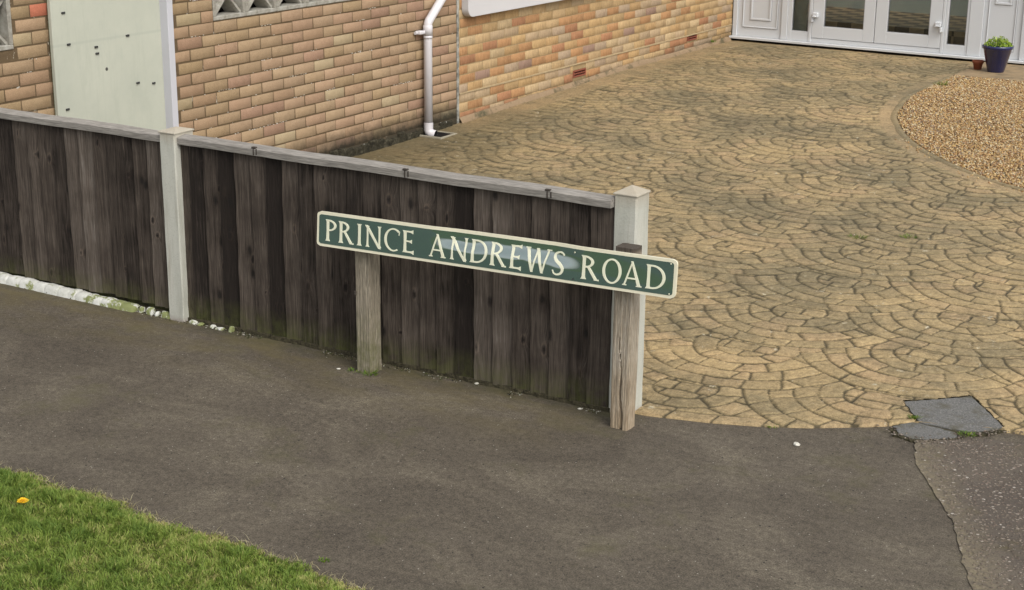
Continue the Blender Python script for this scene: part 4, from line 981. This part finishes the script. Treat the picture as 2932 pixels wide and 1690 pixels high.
GL = {
 'P': (.61, [stem(.13), ring(.16, .735, .45, .265, .125, .07, -90, 90), hbar(.12, .18, .965, .07), hbar(.12, .18, .505, .07)]),
 'R': (.80, [stem(.13), ring(.16, .745, .42, .255, .125, .07, -90, 90), hbar(.12, .18, .965, .07), hbar(.12, .18, .525, .07), barS(.34, .53, .70, .02, .13, .15), hbar(.62, .83, .02, .05, .01)]),
 'I': (.24, [stem(.12)]),
 'N': (.95, [stem(.14, .075, 0, .97), stem(.81, .075, .03, 1.), barS(.07, 1.0, .83, -.03, .15, .13)]),
 'C': (.84, [ring(.50, .49, .50, .53, .125, .06, 48, 300), barS(.80, .72, .83, .90, .03, .035, 4)]),
 'E': (.63, [stem(.13), hbar(.12, .56, .965, .07, .05), hbar(.12, .50, .52, .065, .055), hbar(.12, .60, .035, .07, .06)]),
 'A': (.87, [barS(.08, .0, .42, 1.02, .08, .06), barS(.39, 1.03, .76, .0, .09, .15), hbar(.20, .66, .31, .06), hbar(.0, .19, .015, .04), hbar(.63, .88, .015, .04)]),
 'D': (.92, [stem(.13), ring(.30, .5, .60, .5, .13, .07, -90, 90, 34), hbar(.12, .32, .965, .07), hbar(.12, .32, .035, .07)]),
 'W': (1.24, [barS(.10, 1., .36, -.03, .14, .11), barS(.36, -.03, .60, .99, .07, .07), barS(.58, 1., .86, -.03, .13, .11), barS(.86, -.03, 1.13, 1., .07, .08), hbar(.0, .22, .985, .04), hbar(1.03, 1.25, .985, .04)]),
 'S': (.60, [curve([(.54, .84), (.44, .945), (.30, .965), (.12, .88), (.09, .72), (.20, .58), (.38, .46), (.51, .30), (.46, .11), (.27, .02), (.10, .06), (.03, .20)], [.05, .07, .07, .10, .125, .13, .135, .13, .11, .075, .06, .05])]),
 'O': (.89, [ring(.445, .5, .445, .53, .125, .07, 0, 360, 56)]),
}
text = [('P', .0505, .1119), ('R', .1255, .207), ('I', .231, .255), ('N', .2752, .3686), ('C', .3824, .466), ('E', .4824, .5452), ('A', .6263, .7127), ('N', .7325, .8262), ('D', .8394, .9293), ('R', .9407, 1.0216), ('E', 1.0406, 1.1014), ('W', 1.1164, 1.2398), ('S', 1.2508, 1.3097), ('R', 1.3897, 1.4724), ('O', 1.4903, 1.5787), ('A', 1.5858, 1.6729), ('D', 1.6903, 1.7807)]
H0, HC = .0285, .0985
for ch, a_, b_ in text:
    wd, strips = GL[ch]; mb = MB(); kx = (b_-a_)/wd
    for li_, st_ in enumerate(strips):
        out = .0030+.00012*li_; n_ = len(st_)
        L_ = [sp3(a_+p[0]*kx, H0+p[1]*HC, out) for p, q in st_]; R_ = [sp3(a_+q[0]*kx, H0+q[1]*HC, out) for p, q in st_]
        Lb = [sp3(a_+p[0]*kx, H0+p[1]*HC, .0008) for p, q in st_]; Rb = [sp3(a_+q[0]*kx, H0+q[1]*HC, .0008) for p, q in st_]
        fs = [(k, n_+k, n_+k+1, k+1) for k in range(n_-1)] + [(2*n_+k, k, k+1, 2*n_+k+1) for k in range(n_-1)] + [(n_+k, 3*n_+k, 3*n_+k+1, n_+k+1) for k in range(n_-1)] + [(0, 2*n_, 3*n_, n_), (n_-1, 2*n_-1, 4*n_-1, 3*n_-1)]
        mb.add(L_+R_+Lb+Rb, fs)
    o = mb.build('letter', M['cream'], plate)
    import bmesh; bm = bmesh.new(); bm.from_mesh(o.data); bmesh.ops.recalc_face_normals(bm, faces=bm.faces); bm.to_mesh(o.data); bm.free()
for s_, h_ in ((1.355, .133), (1.355, .022), (1.80, .142), (1.80, .018)):
    mb = MB(); q = sp3(s_, h_, .0035); mb.lathe([(.0001, .0), (.003, .0), (.0035, .001)], 0, 0, 10)
    o = mb.build('rivet', M['border'] if s_ in (1.80,) or h_ > .13 else M['dark_metal'], plate, fn=lambda x, y, z, q=q: (q[0]+x, q[1]+z, q[2]+y))

def wpost(name, xa, xb, ya, yb, zt, mt, crack=None, lean=0.0, taper=0.0, seed=1, rnd_v=.5):
    """sawn timber post with grain ridges, worn foot and an optional split"""
    nz_ = 110; nS_ = 22; vs = []; per_ = []
    for j in range(nS_): per_.append((j/nS_, 0, 0))
    for j in range(nS_): per_.append((1, j/nS_, 1))
    for j in range(nS_): per_.append((1-j/nS_, 1, 2))
    for j in range(nS_): per_.append((0, 1-j/nS_, 3))
    n_ = len(per_)
    for k in range(nz_+1):
        z_ = -.03+(zt+.03)*k/nz_
        for j, (u, v, f_) in enumerate(per_):
            uu = (u-.5); vv = (v-.5); rr_ = .03
            sx = xb-xa; sy = yb-ya; shr = 1-taper*max(0, (.30-z_))/.30*.5
            x_ = (xa+xb)/2+uu*sx*shr + lean*z_; y_ = (ya+yb)/2+vv*sy*shr
            # round the arris
            cxn = max(0, abs(uu)*2-.86)/.14; cyn = max(0, abs(vv)*2-.86)/.14
            if cxn > 0 and cyn > 0: x_ -= np.sign(uu)*.004*cyn*cxn; y_ -= np.sign(vv)*.004*cyn*cxn
            g_ = (float(vnoise(np.float64(j*.8+seed*7), np.float64(z_*5), seed))-.5)*.0035 + (float(vnoise(np.float64(j*2.3+seed), np.float64(z_*16), seed+3))-.5)*.0016
            dx_ = (uu*2 if abs(uu) > .45 else 0); dy_ = (vv*2 if abs(vv) > .45 else 0)
            if crack and f_ == 0:
                cx_, w_ = crack(z_)
                dd = abs(u-cx_)
                if dd < w_: g_ -= .022*(1-dd/w_)**.8
                elif u > cx_ and z_ < .25: g_ += .004*max(0, 1-z_/.25)
            vs.append((x_+dx_*g_, y_+dy_*g_, z_))
    fs = [(n_*k+j, n_*k+(j+1) % n_, n_*k+n_+(j+1) % n_, n_*k+n_+j) for k in range(nz_) for j in range(n_)] + [tuple(nz_*n_+j for j in range(n_))]
    mb = MB(); mb.cur = rnd_v; mb.add(vs, fs); return mb
mbp = wpost('post', -4.246, -4.160, 5.612, 5.700, .722, 'post_wood', None, .0, .0, 3, .55); o = sc_(mbp.build('post', M['post_wood'], sign)); o['label'] = 'grey mossy post under the left end'
n_lab = 'brown split post under the right end'
mbp = wpost('post', -2.915, -2.826, 5.625, 5.700, .80, 'post_wood_brown', lambda z: (.60-.12*z/.3+.04*math.sin(z*30), .02+.09*max(0, 1-z/.30)) if z < .42 else (.5, 0), .006, .10, 8, .66)
o = sc_(mbp.build('post', M['post_wood_brown'], sign)); o['label'] = n_lab
bt = MB(); bt.box(-4.235, -4.17, 5.607, 5.613, .61, .72, .001); sc_(bt.build('packing', M['dark_metal'], sign)); bt = MB(); bt.box(-2.90, -2.84, 5.612, 5.626, .64, .765, .001); sc_(bt.build('packing', M['dark_metal'], sign))
mb = MB(); mb.box(-4.249, -4.236, 5.606, 5.6125, .375, .395, .002); sc_(mb.build('notch', M['knot'], sign))

# ------------------------------------------------------------------ pots
def pot(name, cx, cy, z0, prof, mt, label, cat): 
    e_ = empty(name, (cx, cy, z0)); tag(e_, label, cat); mb = MB(); mb.lathe([(r, z) for r, z in prof], 0, 0, 48); o = mb.build('vessel', mt, e_, smooth=True); return e_
PZ = .118
bp = pot('plant_pot', -4.02, 15.80, PZ, [(.0, .001), (.076, .0), (.08, .004), (.137, .225), (.150, .232), (.152, .258), (.146, .262), (.138, .258), (.130, .225), (.0, .224)], M['blue_pot'], 'dark blue glazed pot holding a lime green leafy plant by the porch', 'plant pot')
mb = MB(); mb.lathe([(.0, .2285), (.133, .2275)], 0, 0, 32); mb.build('soil', M['potsoil'], bp)
pl_ = empty('potted_plant', (-4.02, 15.80, PZ+.228)); tag(pl_, 'lime green leafy plant growing in the dark blue pot', 'plant')
mb = MB(); mst = MB()
for k in range(420):
    a_ = rnd.uniform(0, 6.283); rr = math.sqrt(rnd.random())*.135; h_ = .10*(1-(rr/.15)**2)*rnd.uniform(.5, 1.15)+.012; x_, y_ = rr*math.cos(a_), rr*math.sin(a_)
    s_ = rnd.uniform(.008, .016); d1 = Vector((rnd.gauss(0, 1), rnd.gauss(0, 1), rnd.uniform(.0, 1.2))).normalized(); d2 = d1.cross(Vector((rnd.gauss(0, 1), rnd.gauss(0, 1), rnd.gauss(0, 1)))).normalized(); p = Vector((x_, y_, h_))
    mb.cur = rnd.random(); mb.add([p-d1*s_, p+d2*s_*.55, p+d1*s_*1.2, p-d2*s_*.55], [(0, 1, 2, 3)])
    if k % 8 == 0: mst.tube([(x_*.5, y_*.5, .0), (x_*.8, y_*.8, h_*.5), (x_, y_, h_)], .0012, 5)
mst.build('stem', M['weed'], pl_); mb.build('foliage', M['leaf'], pl_)
pot('flowerpot', -4.215, 15.86, PZ, [(.0, .001), (.036, .0), (.048, .062), (.054, .063), (.056, .088), (.052, .09), (.046, .062), (.0, .06)], M['terracotta'], 'small empty terracotta pot beside the big blue pot', 'flowerpot')

# ------------------------------------------------------------------ grass verge, dandelion, weeds, loose stones
def gedge(x): return 3.925-.03*np.clip(x+4.4, 0, 9)*.4 + (fbm(x*5, x*0+1, 71, 3)-.5)*.07 + (fbm(x*23, x*0+2, 72, 2)-.5)*.03 - sstep(-3.5, -2.6, x)*.095
xs = np.arange(-9, 3.01, .05); vv = []
for x_ in xs:
    e_ = float(gedge(np.float64(x_)))
    for t, z_ in ((0, -.004), (.03, .006), (.12, .016), (.5, .02), (1.5, .02)): vv.append((x_, e_-t, z_))
k = len(xs); mb = MB(); mb.add(vv, [(5*i+j, 5*i+5+j, 5*i+6+j, 5*i+1+j)[::-1] for i in range(k-1) for j in range(4)])
o = mb.build('verge', M['turf'], smooth=True); tag(o, kind='structure')
if o.data.polygons[0].normal.z < 0: o.data.flip_normals()
def blades(name, bx, by, bz, hh, mt, wid=.0016, rv=None, lean=.6, **kw):
    n_ = len(bx); az = rs.uniform(0, 6.283, n_) if n_ < 9000 else fbm(bx*17, by*17, 91, 2)*16+rs.normal(0, .9, n_); ln = rs.uniform(.1, lean, n_)*hh*1.2; px = np.cos(az)*ln; py = np.sin(az)*ln
    wa = rs.uniform(0, 6.283, n_); wx = np.cos(wa)*wid; wy = np.sin(wa)*wid
    V = np.zeros((n_, 5, 3)); 
    V[:, 0] = np.stack([bx-wx, by-wy, bz], 1); V[:, 1] = np.stack([bx+wx, by+wy, bz], 1)
    mx_, my_, mz_ = bx+px*.35, by+py*.35, bz+hh*.6
    V[:, 2] = np.stack([mx_+wx*.8, my_+wy*.8, mz_], 1); V[:, 3] = np.stack([mx_-wx*.8, my_-wy*.8, mz_], 1); V[:, 4] = np.stack([bx+px, by+py, bz+hh*rs.uniform(.75, 1., n_)], 1)
    b5 = 5*np.arange(n_)[:, None]; F1 = np.concatenate([b5+np.array([[0, 1, 2]]), b5+np.array([[0, 2, 3]]), b5+np.array([[3, 2, 4]])], 0)
    rv = rs.rand(n_) if rv is None else rv
    me = np_mesh(name, V.reshape(-1, 3), F1, {'rnd': np.repeat(rv, 5)}); return link(name, me, mt, **kw)
nB = 260000; bx = rs.uniform(-6.4, -1.9, nB); by = gedge(bx) - rs.rand(nB)**1.0*1.32 + .012*rs.rand(nB)
vis = by > 2.60; bx, by = bx[vis], by[vis]
cl_ = .45*fbm(bx*5, by*7, 81, 3)+.55*fbm(bx*19, by*19, 83, 2); cl2 = fbm(bx*26, by*26, 85, 2); dist = gedge(bx)-by
hh = (.010+.030*cl2*cl_*2)*(.45+.55*sstep(0, .12, dist))*rs.uniform(.6, 1.25, len(bx))
rv = np.clip(.10+1.5*(.62-cl_)+rs.normal(0, .22, len(bx))+.16+.30*(1-sstep(0, .10, dist)), 0, 1)
o = blades('grass', bx, by, .012*sstep(0, .1, dist)+.002, hh, M['grass'], .0016, rv, .9); tag(o, kind='stuff', label='short green grass of the verge', cat='grass')
nB = 5200; bx = rs.uniform(-6.4, -1.9, nB); e1 = rs.rand(nB)**2.2*.35; by = gedge(bx)-e1+.03*rs.rand(nB)*(e1 < .06); o = blades('dry_grass', bx, by, .004+by*0, rs.uniform(.005, .020, nB), M['straw'], .0010, None, 3.0)
tag(o, kind='stuff', label='pale dry stems along the worn grass edge', cat='dry grass')

dl = empty('dandelion', (-4.352, 3.69, .015)); tag(dl, 'single yellow dandelion flower in the grass verge', 'flower')
mb = MB(); mb.tube([(0, 0, -.01), (.003, 0, .012), (.0, .002, .03)], .0018, 8); mb.build('stem', M['weed'], dl)
mb = MB()
for ringk, (n_, r_, z_, up) in enumerate(((26, .0225, .031, .15), (22, .018, .034, .35), (16, .012, .037, .7), (10, .006, .039, 1.2))):
    for k in range(n_):
        a_ = 6.283*k/n_+rnd.uniform(-.1, .1); mb.cur = rnd.random(); L_ = r_*rnd.uniform(.85, 1.1); w_ = .0017
        c_, s_ = math.cos(a_), math.sin(a_); q = Vector((-s_, c_, 0))*w_; p0 = Vector((c_*.002, s_*.002, z_-.002)); p1_ = Vector((c_*L_, s_*L_, z_+L_*up*.4))
        mb.add([p0-q*.5, p0+q*.5, p1_+q, p1_-q], [(0, 1, 2, 3)])
mb.build('petals', M['yellow'], dl)

def tuft(x, y, z, n_, rad, h, label, mt='weed'):
    e_ = empty('weed', (x, y, z)); mb = MB()
    for k in range(n_):
        a_ = rnd.uniform(0, 6.283); r_ = rad*math.sqrt(rnd.random()); b = Vector((r_*math.cos(a_), r_*math.sin(a_), 0)); t = b*1.6+Vector((rnd.gauss(0, 1)*h*.4, rnd.gauss(0, 1)*h*.4, h*rnd.uniform(.4, 1)))
        w_ = Vector((rnd.uniform(-1, 1), rnd.uniform(-1, 1), 0)).normalized()*rnd.uniform(.0012, .003); m_ = b.lerp(t, .55)+Vector((0, 0, h*.12)); mb.cur = rnd.random()
        mb.add([b-w_*.6, b+w_*.6, m_+w_, m_-w_, t], [(0, 1, 2, 3), (3, 2, 4)])
    mb.build('leaves', M[mt], e_); tag(e_, label, 'weed'); return e_
tuft(-1.835, 6.41, .008, 45, .02, .018, 'green weed in the corner between the drive edge and the grey patch')
tuft(-1.585, 6.335, .008, 70, .030, .014, 'mossy green weed at the lower edge of the grey patch')
tuft(-4.16, 5.605, .002, 60, .03, .02, 'short weed hugging the foot of the left sign post')
tuft(-4.245, 5.60, .002, 45, .03, .016, 'tiny weed at the left side of the left sign post foot')
tuft(-3.10, 9.25, .010, 60, .05, .02, 'small weed in a drive joint behind the sign')
tuft(-2.83, 9.43, .010, 60, .05, .022, 'small weed in a drive joint below the gravel bed')
tuft(-3.16, 3.965, .0, 26, .016, .014, 'weed growing on the tarmac just off the grass edge')
tuft(-2.32, 6.0, .0, 40, .02, .012, 'tiny weed under the front lip of the drive')
tuft(-4.24, 14.75, .11, 60, .06, .04, 'weed in the far corner of the gravel bed')
tuft(-7.12, 15.95, .147, 40, .025, .035, 'small weed at the foot of the orange brick wall near the porch')

def pebble(x, y, z, s, label, mt='pale_stone'):
    mb = MB(); vs = []; nu, nv = 8, 5
    for i in range(nv+1):
        for j in range(nu):
            a_ = 6.283*j/nu; b_ = math.pi*i/nv; w = 1+.25*(rnd.random()-.5); vs.append((s*math.cos(a_)*math.sin(b_)*w, s*.75*math.sin(a_)*math.sin(b_)*w, s*.4*math.cos(b_)*w+s*.3))
    mb.add(vs, [(i*nu+j, i*nu+(j+1) % nu, (i+1)*nu+(j+1) % nu, (i+1)*nu+j) for i in range(nv) for j in range(nu)])
    o = mb.build('pebble', M[mt]); o.location = (x, y, z); o.rotation_euler = (0, 0, rnd.uniform(0, 3)); tag(o, label, 'pebble'); return o
pebble(-3.674, 5.763, .003, .011, 'cream chip of stone beside the middle of the fence foot')
pebble(-3.119, 5.735, .003, .010, 'small cream chip near the brown split post')
pebble(-2.161, 5.864, .0, .018, 'pale flat pebble on the footpath in front of the drive')
pebble(-4.33, 5.585, .002, .010, 'white chip on the tarmac left of the mossy sign post')
pebble(-3.72, 5.77, .24, .0001, 'x') if False else None
# fine grit spilled along the joint of old and new tarmac
nG = 900; t = rs.rand(nG); j = rs.randint(0, len(e)-1, nG); E_ = np.array(pts, float)
ii = rs.randint(0, len(pts)-2, nG); a0 = E_[ii]; b0 = E_[ii+1]; gx = a0[:, 0]+(b0[:, 0]-a0[:, 0])*t+np.abs(rs.normal(0, .10, nG))-.03; gy = a0[:, 1]+(b0[:, 1]-a0[:, 1])*t
n2 = 9000; gx = np.concatenate([gx, rs.uniform(-1.75, -.6, n2), rs.uniform(-1.86, -1.3, 260)]); gy = np.concatenate([gy, rs.uniform(4.3, 6.33, n2), 6.22+rs.normal(0, .05, 260)])
ok = (gx > -1.80-(gy-6.3)*.5) ; gx, gy = gx[ok], gy[ok]; nS = len(gx)
sc = rs.uniform(.0018, .0058, (nS, 1, 3)); V = octv[None]*sc*np.array([1, 1, .45]) + rs.uniform(-.0008, .0008, (nS, 6, 3)); V = V + np.stack([gx, gy, np.full(nS, .0045)], 1)[:, None]
nb_ = 110; P2 = np.array([(-1.90, 6.27), (-1.84, 6.19), (-1.77, 6.165), (-1.68, 6.225), (-1.61, 6.30), (-1.58, 6.36), (-1.53, 6.41), (-1.46, 6.50), (-1.40, 6.50)]); ii = rs.randint(0, 8, nb_); tt = rs.rand(nb_, 1)
pp = P2[ii]*(1-tt)+P2[ii+1]*tt + rs.normal(0, .022, (nb_, 2)); V2 = octv[None]*rs.uniform(.002, .009, (nb_, 1, 3))*np.array([1, 1, .5])+rs.uniform(-.002, .002, (nb_, 6, 3))+np.stack([pp[:, 0], pp[:, 1], np.full(nb_, .008)], 1)[:, None]
V = np.concatenate([V, V2]); nS += nb_
Fq = (octf[None]+6*np.arange(nS)[:, None, None]).reshape(-1, 3); col = np.array([(.24, .20, .155), (.17, .135, .105), (.12, .095, .075), (.28, .24, .195), (.20, .155, .125), (.14, .12, .10)])[rs.randint(0, 6, nS)]*rs.uniform(.8, 1.15, (nS, 1))
o = link('grit', np_mesh('grit', V.reshape(-1, 3), Fq, {'col': np.repeat(col, 6, 0)}), M['gravel']); tag(o, kind='stuff', label='loose grit on the old tarmac', cat='grit')

# crumbs of soil, moss and mortar gathered along the fence foot
nS = 1500; gx = rs.uniform(-6.9, -2.95, nS); gy = 5.765-np.abs(rs.normal(0, .022, nS)); clump = fbm(gx*6, gy*0+3, 101, 2) > .44; gx, gy = gx[clump], gy[clump]; nS = len(gx)
sc = rs.uniform(.0015, .0065, (nS, 1, 3)); V = octv[None]*sc*np.array([1, 1, .6]) + rs.uniform(-.0012, .0012, (nS, 6, 3)); V = V + np.stack([gx, gy, rs.uniform(.001, .005, nS)], 1)[:, None]
Fq = (octf[None]+6*np.arange(nS)[:, None, None]).reshape(-1, 3); col = np.array([(.05, .045, .02), (.03, .025, .018), (.10, .09, .04), (.20, .18, .13), (.06, .075, .02), (.42, .40, .34)])[rs.randint(0, 6, nS)]
o = link('debris', np_mesh('debris', V.reshape(-1, 3), Fq, {'col': np.repeat(col, 6, 0)}), M['gravel']); tag(o, kind='stuff', label='crumbs of soil and moss along the fence foot', cat='debris')
